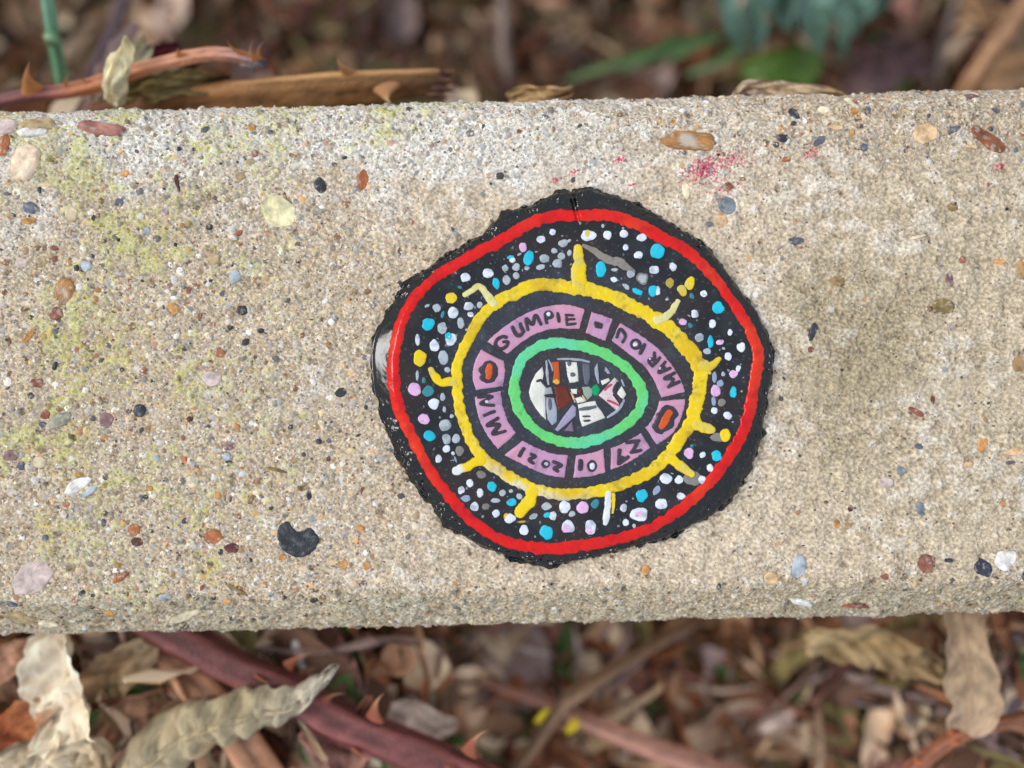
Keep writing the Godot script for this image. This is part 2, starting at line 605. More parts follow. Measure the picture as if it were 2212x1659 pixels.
# the big black chip with a bite out of its upper edge
func notched_stone(kx: float, kz: float) -> void:
	var outline := [V(-1.95, -0.6), V(-1.75, -1.25), V(-1.2, -1.7), V(-0.75, -1.5), V(-0.5, -1.1), V(0.0, -0.78), V(0.5, -0.86), V(1.1, -1.08), V(1.7, -0.55), V(1.85, 0.2), V(1.45, 1.0), V(0.7, 1.55), V(-0.2, 1.65), V(-1.1, 1.2), V(-1.75, 0.45)]
	var edge := catmull(outline, true, 0.16)
	var s := Shape.new()
	var base := relief_at(kx, kz) + 0.02
	var hub := V(-0.1, 0.35)
	for dj in range(-34, 35):
		for di in range(-38, 39):
			if Geometry2D.is_point_in_polygon(Vector2(di, dj) * TPX * 1.04, edge):
				var at := posmod(int(kz / TPX) + dj + TY / 2, TY) * TX + posmod(int(kx / TPX) + di + TX / 2, TX)
				relief[at] = minf(relief[at], base - 0.03)
	for ring in [[0.0, 0.02], [0.2, 0.03], [0.4, 0.04], [0.6, 0.05], [0.78, 0.07], [0.93, 0.10], [1.0, 0.02], [1.03, -0.4]]:
		for p in edge:
			var q: Vector2 = hub + (p - hub) * float(ring[0]) + V(0.05 * fine.get_noise_2d(p.x * 60, p.y * 60), 0.05 * fine.get_noise_2d(p.y * 60, p.x * 60)) * float(ring[0])
			var w := fine.get_noise_2d(q.x * 7.0, q.y * 7.0)
			s.v.append(Vector3(kx + q.x, base + float(ring[1]) + 0.05 * w, kz + q.y))
			s.c.append(vary(rgb(44, 45, 49), 0.9 * w).lerp(rgb(110, 112, 115), clampf(w * 1.6 - 0.35, 0.0, 0.6)))
	s.weave(0, 8, edge.size(), true)
	for t in range(0, s.i.size(), 3):
		var keep := s.i[t + 1]
		s.i[t + 1] = s.i[t + 2]
		s.i[t + 2] = keep
	put("stone", s, mats["stone_shiny"], kerb).set_meta("label", "large black stone chip with a bite out of its edge")


func make_stones() -> void:
	stone_tone = {"redflat": rgb(168, 112, 98), "shell": rgb(236, 208, 176), "pinkish": rgb(206, 182, 172), "tan": rgb(182, 156, 114), "white": rgb(228, 222, 212), "rust": rgb(170, 96, 46), "butter": rgb(228, 214, 166), "black": rgb(44, 40, 44), "sage": rgb(156, 150, 130), "slate": rgb(100, 100, 112), "orange": rgb(208, 148, 86), "amber": rgb(164, 112, 56), "redbrown": rgb(146, 90, 72), "paleblue": rgb(172, 178, 184), "maroon": rgb(98, 58, 54), "sand": rgb(208, 188, 152), "night": rgb(46, 48, 62), "purple": rgb(140, 106, 104), "greenblack": rgb(56, 60, 56), "shellpale": rgb(230, 214, 180), "olive": rgb(130, 108, 68), "brown": rgb(138, 78, 44), "peach": rgb(224, 184, 136), "graystone": rgb(122, 128, 134), "tan2": rgb(168, 132, 90)}
	stone("redflat", -37.95, -22.74, 2.41, 0.77, 10, 0.40, "flat red brown stone chip on the back edge")
	stone("shell", -44.94, -19.60, 1.21, 2.17, 25, 0.60, "cream stone with a hollow broken face")
	stone("pinkish", -46.79, -23.02, 1.00, 0.96, 0, 0.40)
	stone("tan", -43.89, -23.28, 1.85, 0.88, 5, 0.40)
	stone("white", -44.31, -22.48, 1.53, 0.56, 0, 0.40)
	stone("rust", -47.02, -21.26, 0.64, 1.12, 20, 0.30)
	stone("butter", -21.50, -14.57, 1.96, 1.48, 10, 0.16, "pale yellow flat stone chip")
	stone("black", -17.51, -16.89, 0.58, 0.84, -20, 0.22)
	stone("rust", -13.56, -17.28, 0.53, 1.06, 8, 0.22)
	stone("sage", -17.81, -14.41, 0.56, 0.32, -15, 0.22)
	stone("slate", -44.63, -15.42, 0.77, 0.61, 0, 0.22)
	stone("orange", -44.82, -14.22, 0.72, 0.35, 0, 0.22)
	stone("slate", -36.34, -15.71, 0.42, 0.42, 0, 0.22)
	stone("amber", -41.59, -7.55, 0.93, 1.19, 15, 0.20, "round brown glassy stone")
	stone("redbrown", -42.36, -5.48, 0.67, 0.67, 0, 0.22)
	stone("black", -25.08, -5.41, 0.61, 0.51, 0, 0.22)
	stone("orange", -31.51, -5.72, 0.51, 0.72, -30, 0.22)
	stone("orange", -45.06, -3.45, 0.93, 0.32, -42, 0.22)
	stone("paleblue", -25.65, -8.56, 0.61, 0.74, 0, 0.22)
	stone("redbrown", -25.24, -12.65, 0.45, 0.29, -15, 0.22)
	stone("redbrown", -23.55, -20.00, 0.32, 0.39, 0, 0.22)
	stone("orange", -23.89, -22.58, 0.43, 0.43, 0, 0.22)
	stone("maroon", -30.84, -17.36, 0.19, 0.77, -12, 0.22)
	stone("black", -27.96, -13.24, 0.35, 0.29, 0, 0.22)
	stone("black", -26.29, -3.83, 0.29, 0.27, 0, 0.22)
	stone("black", -23.36, -3.44, 0.35, 0.27, 0, 0.22)
	stone("redbrown", -30.02, -7.45, 0.26, 0.27, 0, 0.22)
	stone("redbrown", -29.03, -4.94, 0.22, 0.35, 0, 0.22)
	stone("black", -40.34, -9.69, 0.26, 0.35, 0, 0.22)
	stone("black", -31.13, -11.66, 0.22, 0.21, 0, 0.22)
	stone("black", -36.42, -12.21, 0.21, 0.19, 0, 0.22)
	stone("sage", -14.96, -12.49, 0.31, 0.45, 0, 0.22)
	stone("paleblue", -33.83, -13.00, 0.42, 0.35, -30, 0.22)
	stone("orange", -35.80, -18.43, 0.42, 0.32, 0, 0.22)
	stone("pinkish", -32.10, -14.78, 0.39, 0.42, 0, 0.22)
	stone("rust", -27.26, -1.44, 0.51, 0.39, 0, 0.22)
	stone("maroon", -30.91, -17.92, 0.22, 0.32, 0, 0.22)
	stone("slate", -22.05, -21.98, 0.29, 0.19, 0, 0.22)
	stone("tan", -24.96, -17.95, 0.51, 0.42, 0, 0.22)
	stone("tan", -27.62, -10.29, 0.64, 0.56, 0, 0.22)
	stone("black", -15.20, -19.41, 0.29, 0.19, 0, 0.22)
	stone("sand", -40.79, -14.69, 0.72, 0.72, 0, 0.22)
	stone("sand", -35.34, -10.38, 0.64, 0.48, 30, 0.22)
	stone("slate", -46.77, -16.75, 0.35, 0.19, 0, 0.22)
	stone("pinkish", -36.81, -19.71, 0.39, 0.29, 0, 0.22)
	stone("black", -43.71, -17.08, 0.21, 0.35, 0, 0.22)
	stone("pinkish", -45.63, -10.30, 0.61, 0.51, 0, 0.22)
	stone("paleblue", -39.53, -9.84, 0.58, 0.55, 0, 0.22)
	stone("tan", -43.70, -10.41, 0.48, 0.58, 0, 0.22)
	stone("redbrown", -42.46, -11.59, 0.39, 0.29, 0, 0.22)
	stone("black", -30.61, -20.57, 0.26, 0.22, 0, 0.22)
	stone("black", -29.24, -20.50, 0.19, 0.19, 0, 0.22)
	stone("slate", -42.48, -3.79, 0.29, 0.22, 0, 0.22)
	stone("slate", -28.16, -22.28, 0.45, 0.26, -30, 0.22)
	stone("redbrown", -44.40, 0.93, 0.61, 0.45, 0, 0.30)
	stone("night", -34.86, 3.75, 0.56, 0.59, 0, 0.40, "round shiny blue black stone")
	stone("purple", -37.98, 4.52, 0.74, 0.69, 0, 0.22)
	stone("sage", -42.27, 4.47, 1.32, 0.58, -28, 0.30)
	stone("redbrown", -43.62, 3.90, 0.48, 0.45, 0, 0.22)
	stone("greenblack", -16.02, 2.49, 0.58, 0.48, -35, 0.22)
	stone("rust", -28.21, 15.64, 0.84, 0.74, -10, 0.40)
	stone("rust", -35.59, 14.83, 0.58, 0.55, 20, 0.22)
	stone("maroon", -35.34, 15.96, 0.61, 0.40, 0, 0.22)
	stone("maroon", -26.55, 16.80, 0.74, 0.48, 10, 0.22)
	stone("rust", -36.97, 19.21, 0.93, 0.35, -32, 0.22)
	stone("shellpale", -30.02, 10.45, 0.64, 0.64, 0, 0.20)
	stone("orange", -27.22, 21.53, 0.45, 0.32, 0, 0.22)
	stone("orange", -38.66, 22.63, 0.48, 0.45, -30, 0.22)
	stone("purple", -26.66, 7.23, 0.51, 0.45, 0, 0.22)
	stone("paleblue", -26.76, 8.19, 0.39, 0.43, 0, 0.22)
	stone("olive", -22.13, 9.59, 1.22, 0.18, 15, 0.20, "thin olive brown twig bit stuck in the concrete")
	stone("white", -40.80, 10.53, 1.41, 0.61, -28, 0.22)
	stone("pinkish", -45.17, 19.11, 2.25, 1.37, -28, 0.30)
	stone("slate", -47.31, 21.31, 0.61, 0.32, 20, 0.22)
	stone("tan", -47.18, 22.76, 1.53, 0.72, 22, 0.50)
	stone("shellpale", -44.71, 23.54, 1.00, 0.42, 10, 0.40)
	stone("olive", -26.40, 20.58, 1.29, 0.22, 30, 0.12)
	stone("shellpale", -31.60, 23.03, 2.09, 0.42, -25, 0.35)
	stone("black", -19.02, 21.55, 0.42, 0.29, -20, 0.22)
	stone("black", -19.21, 11.98, 0.26, 0.45, 0, 0.22)
	stone("black", -18.21, 7.02, 0.29, 0.29, 0, 0.22)
	stone("slate", -17.25, 6.96, 0.24, 0.26, 0, 0.22)
	stone("orange", -27.72, 11.82, 0.35, 0.35, 0, 0.22)
	stone("olive", -24.60, 12.26, 0.22, 0.58, 32, 0.22)
	stone("orange", -14.54, 15.14, 0.35, 0.35, 0, 0.22)
	stone("orange", -16.14, 18.48, 0.45, 0.43, 0, 0.22)
	stone("orange", -14.06, 18.69, 0.42, 0.42, 30, 0.22)
	stone("maroon", -30.21, 4.66, 0.29, 0.29, 0, 0.22)
	stone("slate", -43.96, 4.83, 0.37, 0.32, 0, 0.22)
	stone("slate", -45.98, 8.64, 0.35, 0.43, 0, 0.22)
	stone("paleblue", -33.35, 8.21, 0.29, 0.29, 0, 0.22)
	stone("black", -34.52, 11.80, 0.29, 0.22, 0, 0.22)
	stone("black", -24.97, 17.96, 0.29, 0.27, 0, 0.22)
	stone("night", -27.60, 17.10, 0.22, 0.27, 0, 0.22)
	stone("purple", -46.92, 7.66, 0.84, 0.55, -10, 0.22)
	stone("sand", -44.28, 8.36, 0.71, 0.64, 0, 0.22)
	stone("pinkish", -27.96, 0.85, 1.00, 0.72, 0, 0.22)
	stone("black", -42.63, -0.61, 0.24, 0.51, 20, 0.22)
	stone("orange", -29.60, 9.42, 0.22, 0.22, 0, 0.22)
	stone("rust", -30.78, 8.42, 0.32, 0.32, 0, 0.22)
	stone("orange", -21.83, 17.71, 0.42, 0.29, 0, 0.22)
	stone("maroon", -17.36, 8.65, 0.22, 0.26, 0, 0.22)
	stone("tan", -25.85, 3.71, 0.58, 0.29, -20, 0.22)
	stone("orange", -25.81, 5.48, 0.26, 0.48, -20, 0.22)
	stone("slate", -38.47, 14.12, 0.22, 0.39, 0, 0.22)
	stone("slate", -43.88, 15.36, 0.35, 0.29, 0, 0.22)
	stone("paleblue", -32.84, 21.00, 0.71, 0.39, 0, 0.22)
	stone("sage", -41.06, 21.94, 0.64, 0.39, 0, 0.22)
	stone("orange", -34.06, 11.00, 0.32, 0.29, 0, 0.22)
	stone("rust", -41.80, 12.35, 0.39, 0.26, 0, 0.22)
	stone("paleblue", -39.69, 11.20, 0.96, 0.35, -30, 0.22)
	stone("maroon", -21.75, 21.25, 0.26, 0.19, 0, 0.22)
	stone("amber", 16.86, -20.22, 2.82, 1.02, 3, 0.25, "long flat amber stone")
	stone("brown", 44.92, -19.67, 1.94, 0.79, 36, 0.25, "flat red brown stone slanting near the back edge")
	stone("peach", 39.03, -20.38, 1.25, 0.95, 0, 0.16)
	stone("peach", 30.67, -21.22, 0.76, 0.26, 5, 0.22)
	stone("night", 26.93, -22.70, 0.39, 0.62, -38, 0.22)
	stone("night", 25.73, -20.35, 0.62, 0.43, 20, 0.22)
	stone("slate", 29.08, -19.95, 0.76, 0.33, -35, 0.22)
	stone("slate", 33.34, -19.27, 0.36, 0.43, 0, 0.22)
	stone("slate", 41.66, -20.73, 0.66, 0.30, -25, 0.22)
	stone("graystone", 20.41, -14.15, 0.85, 0.85, 0, 0.25)
	stone("redbrown", 20.53, -15.87, 0.53, 0.46, 0, 0.22)
	stone("shellpale", 16.59, -15.63, 0.43, 0.82, -10, 0.22)
	stone("slate", 26.74, -10.72, 0.76, 0.36, 0, 0.22)
	stone("tan2", 30.51, -6.86, 0.74, 0.46, 0, 0.22)
	stone("olive", 40.38, -4.26, 1.08, 0.72, 5, 0.30)
	stone("purple", 41.02, -6.79, 0.36, 0.69, 0, 0.22)
	stone("olive", 41.41, -13.51, 0.57, 0.33, 15, 0.22)
	stone("night", 28.10, -2.15, 0.30, 0.92, 18, 0.22)
	stone("redbrown", 27.82, -0.52, 0.30, 0.30, 0, 0.22)
	stone("redbrown", 42.29, -8.56, 0.33, 0.36, 0, 0.22)
	stone("orange", 45.73, -8.32, 0.59, 0.26, 0, 0.22)
	stone("tan2", 47.76, -7.54, 0.43, 0.98, 0, 0.22)
	stone("peach", 19.81, -12.77, 0.57, 0.53, 0, 0.22)
	stone("orange", 32.60, -22.82, 0.33, 0.43, 0, 0.22)
	stone("shellpale", 29.81, -23.05, 0.62, 0.41, 0, 0.22)
	stone("purple", 43.79, -24.04, 0.66, 0.30, 0, 0.22)
	stone("slate", 45.89, -22.60, 0.41, 0.20, 30, 0.22)
	stone("peach", 43.27, -19.13, 0.57, 0.21, 10, 0.22)
	stone("shellpale", 37.99, -10.80, 0.92, 0.18, -12, 0.22)
	stone("rust", 26.01, -18.29, 0.43, 0.26, 0, 0.22)
	stone("slate", 18.73, -12.46, 0.30, 0.23, 0, 0.22)
	stone("slate", 33.91, -22.96, 0.23, 0.49, 0, 0.22)
	stone("orange", 32.22, -20.70, 0.23, 0.33, 0, 0.22)
	stone("redbrown", 38.20, 19.72, 0.79, 0.98, -15, 0.25)
	stone("night", 43.52, 20.17, 1.02, 0.79, 35, 0.22)
	stone("white", 45.59, 19.56, 1.18, 0.95, -20, 0.20)
	stone("white", 26.96, 23.00, 1.35, 0.43, 25, 0.35)
	stone("redbrown", 32.28, 23.69, 1.41, 0.30, 5, 0.30)
	stone("paleblue", 26.37, 19.78, 0.72, 1.25, 15, 0.22)
	stone("peach", 23.65, 20.62, 0.69, 0.62, 0, 0.22)
	stone("orange", 43.62, 8.76, 0.53, 0.85, 20, 0.22)
	stone("peach", 46.72, 9.41, 0.92, 0.39, -5, 0.22)
	stone("slate", 37.71, 8.71, 0.43, 0.30, 15, 0.22)
	stone("graystone", 37.74, 14.54, 0.39, 0.76, -15, 0.22)
	stone("orange", 30.00, 15.76, 0.33, 0.43, 0, 0.22)
	stone("graystone", 36.02, 10.97, 0.46, 0.41, 0, 0.22)
	stone("pinkish", 34.60, 12.00, 0.66, 0.57, 0, 0.22)
	stone("redbrown", 37.62, 5.51, 0.95, 0.30, 30, 0.10)
	stone("maroon", 39.12, 4.47, 0.20, 0.43, 0, 0.22)
	stone("tan2", 47.32, 1.29, 0.76, 0.76, 0, 0.22)
	stone("peach", 42.35, 10.54, 0.46, 0.33, 0, 0.22)
	stone("redbrown", 34.32, 20.70, 0.36, 0.33, 0, 0.22)
	stone("night", 40.34, 19.44, 0.43, 0.20, 0, 0.22)
	stone("orange", 12.01, 19.70, 0.46, 0.53, 0, 0.22)
	stone("orange", 45.38, 14.22, 0.36, 0.30, 0, 0.22)
	stone("shellpale", 22.76, 23.72, 0.33, 0.23, 0, 0.22)
	stone("slate", 25.93, 14.11, 0.20, 0.20, 0, 0.22)
	stone("night", 18.87, 21.17, 0.20, 0.30, 0, 0.22)
	stone("maroon", 28.97, 13.76, 0.23, 0.16, 0, 0.22)
	stone("tan2", 30.98, 16.03, 0.39, 0.33, 0, 0.22)
	stone("slate", 46.21, 10.46, 0.49, 0.16, -10, 0.22)
	stone("shellpale", 30.28, 21.26, 0.43, 0.33, 0, 0.22)
	stone("maroon", 31.18, 14.36, 0.23, 0.33, 0, 0.22)
	notched_stone(-20.3, 16.1)


# ------------------------------------------------------------------ the gum
func radii(outline: Array) -> PackedFloat32Array:
	var out := PackedFloat32Array()
	out.resize(NANG)
	for p in catmull(outline, true, 0.04):
		out[posmod(int(floor(p.angle() / TAU * NANG)), NANG)] = p.length()
	for turn in 2:
		for k in NANG:
			if out[k] == 0.0:
				out[k] = out[posmod(k - 1, NANG)]
	return out


func radius_at(a: PackedFloat32Array, th: float) -> float:
	var f := fposmod(th / TAU * NANG, NANG)
	var k := int(f) % NANG
	return lerpf(a[k], a[(k + 1) % NANG], f - floorf(f))


func gum_height(x: float, z: float) -> float:
	var r := Vector2(x, z).length()
	var th := atan2(z, x)
	var rr := radius_at(r_red, th)
	var ro := radius_at(r_base, th)
	var h := 0.95 + 0.2 * coarse.get_noise_2d(x * 4.0, z * 4.0) + 0.05 * medium.get_noise_2d(x * 6.0, z * 6.0)
	h += 0.012 * fine.get_noise_2d(x * 12.0, z * 12.0)
	var rho := r / rr
	if rho < 1.0:
		h += 0.38 * exp(-pow((rho - 1.0) / 0.085, 2.0))
	else:
		var t := clampf((r - rr) / maxf(ro - rr, 0.2), 0.0, 1.0)
		var rough := 0.50 * medium.get_noise_2d(x * 5.5, z * 5.5) + 0.30 * medium.get_noise_2d(x * 9.0 + 50.0, z * 9.0) + 0.22 * fine.get_noise_2d(x * 12.0, z * 12.0)
		var calm := exp(-pow((fposmod(th, TAU) - 3.24) / 0.36, 4.0))
		h = lerpf(lerpf(h + 0.38, 0.62 - 0.34 * calm, t), 0.26, smoothstep(0.8, 1.0, t)) + 0.8 * rough * smoothstep(0.15, 0.75, t) * (1.0 - calm)
	# a crease across the rim at the back
	if rho > 0.9 and z < 0.0:
		h -= 0.34 * exp(-pow((x - 0.2 - 0.22 * (z + 15.6)) / 0.22, 2.0)) * smoothstep(0.91, 0.99, rho)
	return h


func make_gum() -> void:
	r_out = radii([V(-0.18, -17.43), V(1.28, -17.62), V(3.28, -17.25), V(5.28, -16.61), V(7.11, -15.70), V(8.20, -15.16), V(9.66, -14.06), V(11.84, -12.79), V(13.48, -11.15), V(14.94, -9.15), V(16.21, -7.33), V(17.31, -6.05), V(17.76, -4.96), V(18.44, -3.50), V(18.73, -2.04), V(18.62, -0.75), V(18.31, 1.61), V(17.85, 3.98), V(17.67, 5.80), V(17.12, 7.44), V(16.21, 9.63), V(14.76, 11.45), V(13.12, 12.91), V(11.11, 14.00), V(8.93, 15.00), V(7.11, 15.46), V(5.28, 15.91), V(3.46, 16.37), V(1.28, 17.01), V(-0.54, 17.28), V(-2.37, 17.73), V(-3.82, 17.28), V(-5.64, 16.91), V(-7.47, 16.19), V(-9.29, 15.37), V(-10.56, 14.64), V(-11.93, 13.82), V(-13.02, 12.36), V(-14.20, 10.72), V(-15.12, 9.63), V(-16.21, 7.81), V(-16.94, 5.99), V(-17.67, 3.98), V(-18.21, 2.34), V(-18.58, 0.70), V(-18.72, -0.94), V(-18.76, -2.02), V(-18.58, -3.50), V(-17.85, -5.14), V(-17.12, -6.41), V(-16.21, -7.69), V(-15.48, -8.78), V(-14.02, -9.88), V(-12.93, -10.60), V(-11.47, -11.51), V(-10.02, -12.43), V(-8.56, -13.34), V(-7.28, -14.61), V(-6.37, -15.52), V(-4.92, -15.89), V(-3.82, -16.07), V(-2.73, -16.61), V(-1.45, -17.25)])
	r_red = radii([V(0.18, -14.85), V(1.46, -14.92), V(2.92, -14.92), V(4.74, -14.52), V(6.38, -13.85), V(8.02, -12.94), V(10.02, -11.97), V(11.48, -10.79), V(12.93, -9.33), V(14.21, -7.69), V(15.30, -6.05), V(16.21, -4.68), V(16.80, -3.14), V(17.12, -1.68), V(17.03, -0.94), V(16.58, 1.25), V(16.21, 3.25), V(15.58, 5.26), V(14.39, 7.26), V(12.75, 9.45), V(10.75, 11.45), V(8.56, 13.09), V(6.20, 14.27), V(3.46, 15.09), V(0.73, 15.55), V(-2.00, 15.82), V(-4.55, 15.55), V(-6.74, 14.91), V(-8.56, 13.82), V(-10.02, 12.54), V(-11.47, 10.90), V(-12.75, 9.26), V(-13.84, 7.44), V(-14.75, 5.62), V(-15.66, 3.80), V(-16.30, 1.98), V(-16.54, 0.16), V(-16.57, -1.66), V(-16.48, -2.23), V(-16.21, -3.50), V(-15.84, -4.96), V(-15.12, -6.51), V(-14.02, -7.96), V(-12.38, -9.42), V(-10.74, -10.39), V(-8.92, -11.42), V(-7.10, -12.33), V(-5.64, -13.19), V(-4.19, -14.06), V(-2.73, -14.65), V(-1.09, -14.94)])
	r_base = r_out.duplicate()
	for k in NANG:
		var th := TAU * k / NANG
		var p := Vector2(cos(th), sin(th)) * 20.0
		r_out[k] += 0.42 * medium.get_noise_2d(p.x * 7.0, p.y * 7.0) + 0.14 * fine.get_noise_2d(p.x * 8.0, p.y * 8.0)
	gum = thing("painted_chewing_gum", "round flattened black chewing gum painted with red, yellow and green rings, stuck on the kerb", "chewing gum", "", Vector3((1236 - 1106) * PXS, TOP, (815 - 829.5) * PXS))
	var s := Shape.new()
	var na := 960
	var rings := []
	for k in 120:
		rings.append([k / 119.0, 0.0])
	for k in 30:
		rings.append([1.0, (k + 1) / 30.0])
	rings.append([1.0, 1.0])
	rings.append([1.0, 0.97])
	for n in rings.size():
		for k in na:
			var th := TAU * k / na
			var r: float = radius_at(r_red, th) * float(rings[n][0])
			if rings[n][1] > 0.0:
				r = lerpf(radius_at(r_red, th), radius_at(r_out, th), rings[n][1])
			var x := cos(th) * r
			var z := sin(th) * r
			var h := gum_height(x, z)
			if n == rings.size() - 2:
				h *= 0.45
			if n == rings.size() - 1:
				h = -0.7
			s.v.append(Vector3(x, h, z))
			var f := fine.get_noise_2d(x * 14.0, z * 14.0)
			var m := medium.get_noise_2d(x * 5.0 + 40.0, z * 5.0)
			var c := rgb(18, 15, 19)
			if rings[n][1] <= 0.0:
				var worn := smoothstep(0.80, 0.60, float(rings[n][0]) + 0.1 * m)
				c = c.lerp(rgb(50, 51, 59), worn * 0.8).lerp(rgb(66, 74, 80), clampf(m * 1.1 - 0.05, 0.0, 0.5) * (0.35 + 0.65 * worn))
				c = c.lerp(rgb(60, 40, 28), clampf(coarse.get_noise_2d(x * 4.0 + 90.0, z * 4.0) * 1.2 - 0.1, 0.0, 0.5))
				c = c.lerp(rgb(150, 154, 156), clampf(f * 2.2 - 1.1, 0.0, 0.16))
			else:
				c = c.lerp(rgb(98, 110, 116), clampf(f * 1.9 - 1.0, 0.0, 0.2))
			s.c.append(vary(c, 0.35 * f))
	var inner := 118
	for part in 2:
		var piece := Shape.new()
		var r0 := 0 if part == 0 else inner - 1
		var r1 := inner if part == 0 else rings.size()
		piece.v = s.v.slice(r0 * na, r1 * na)
		piece.c = s.c.slice(r0 * na, r1 * na)
		piece.weave(0, r1 - r0, na, true)
		for t in range(0, piece.i.size(), 3):
			var keep := piece.i[t + 1]
			piece.i[t + 1] = piece.i[t + 2]
			piece.i[t + 2] = keep
		put(["gum_face", "gum_rim"][part], piece, mats[["gum", "gum_rim"][part]], gum)
	ring("red_ring", [V(0.18, -14.85), V(1.46, -14.92), V(2.92, -14.92), V(4.74, -14.52), V(6.38, -13.85), V(8.02, -12.94), V(10.02, -11.97), V(11.48, -10.79), V(12.93, -9.33), V(14.21, -7.69), V(15.30, -6.05), V(16.21, -4.68), V(16.80, -3.14), V(17.12, -1.68), V(17.03, -0.94), V(16.58, 1.25), V(16.21, 3.25), V(15.58, 5.26), V(14.39, 7.26), V(12.75, 9.45), V(10.75, 11.45), V(8.56, 13.09), V(6.20, 14.27), V(3.46, 15.09), V(0.73, 15.55), V(-2.00, 15.82), V(-4.55, 15.55), V(-6.74, 14.91), V(-8.56, 13.82), V(-10.02, 12.54), V(-11.47, 10.90), V(-12.75, 9.26), V(-13.84, 7.44), V(-14.75, 5.62), V(-15.66, 3.80), V(-16.30, 1.98), V(-16.54, 0.16), V(-16.57, -1.66), V(-16.48, -2.23), V(-16.21, -3.50), V(-15.84, -4.96), V(-15.12, -6.51), V(-14.02, -7.96), V(-12.38, -9.42), V(-10.74, -10.39), V(-8.92, -11.42), V(-7.10, -12.33), V(-5.64, -13.19), V(-4.19, -14.06), V(-2.73, -14.65), V(-1.09, -14.94)], 0.51, 0.09, "red")
	ring("yellow_ring", [V(-0.54, -8.38), V(1.28, -8.14), V(3.28, -7.60), V(5.28, -6.60), V(7.11, -5.65), V(8.75, -4.56), V(10.02, -3.32), V(11.02, -2.23), V(11.62, -1.13), V(11.79, -0.94), V(11.75, 0.70), V(11.39, 2.53), V(10.93, 4.16), V(9.84, 5.80), V(8.75, 7.35), V(7.11, 8.72), V(5.28, 9.63), V(3.10, 10.36), V(0.73, 10.76), V(-1.09, 10.81), V(-3.09, 10.45), V(-4.73, 9.81), V(-6.37, 8.90), V(-7.83, 7.81), V(-8.92, 6.71), V(-9.65, 5.26), V(-10.20, 3.80), V(-10.56, 2.16), V(-10.69, 0.52), V(-10.71, -0.93), V(-10.20, -2.41), V(-9.47, -3.86), V(-8.74, -5.14), V(-7.83, -6.23), V(-6.55, -7.20), V(-5.10, -7.87), V(-3.82, -8.38), V(-2.18, -8.55)], 0.56, 0.11, "yellow_ring")
	ring("green_ring", [V(-0.91, -3.15), V(0.69, -2.92), V(2.18, -2.47), V(3.55, -1.84), V(4.92, -0.87), V(5.84, 0.16), V(6.35, 1.19), V(6.43, 2.22), V(6.07, 3.13), V(5.15, 4.16), V(3.89, 5.08), V(2.41, 5.65), V(0.69, 6.05), V(-0.79, 5.99), V(-2.16, 5.59), V(-3.42, 4.85), V(-4.45, 3.82), V(-5.08, 2.68), V(-5.36, 1.42), V(-5.31, 0.16), V(-5.02, -0.98), V(-4.33, -2.01), V(-3.31, -2.75), V(-2.16, -3.10)], 0.46, 0.07, "green")
	make_panels()
	make_picture()
	make_rays()
	make_dots()
	# flecks of worn paint too small to tell apart
	var fleck := Shape.new()
	var left := 150
	while left > 0:
		var th := rng.randf() * TAU
		var f := rng.randf_range(0.62, 0.96)
		var at := Vector2(cos(th), sin(th)) * radius_at(r_red, th) * f
		left -= 1
		var one := daub("G" if rng.randf() < 0.8 else "T", at.x, at.y, rng.randf_range(0.05, 0.17), rng.randf_range(0.04, 0.11), rng.randf() * 180.0, 0.0, 0.03)
		var from := fleck.v.size()
		fleck.v.append_array(one.v)
		var fade := rng.randf_range(0.25, 0.8)
		for c in one.c:
			fleck.c.append(rgb(36, 34, 38).lerp(c, fade))
		for k in one.i:
			fleck.i.append(k + from)
	put("paint_fleck", fleck, mats["paint"], gum).set_meta("kind", "stuff")


var paint := {}


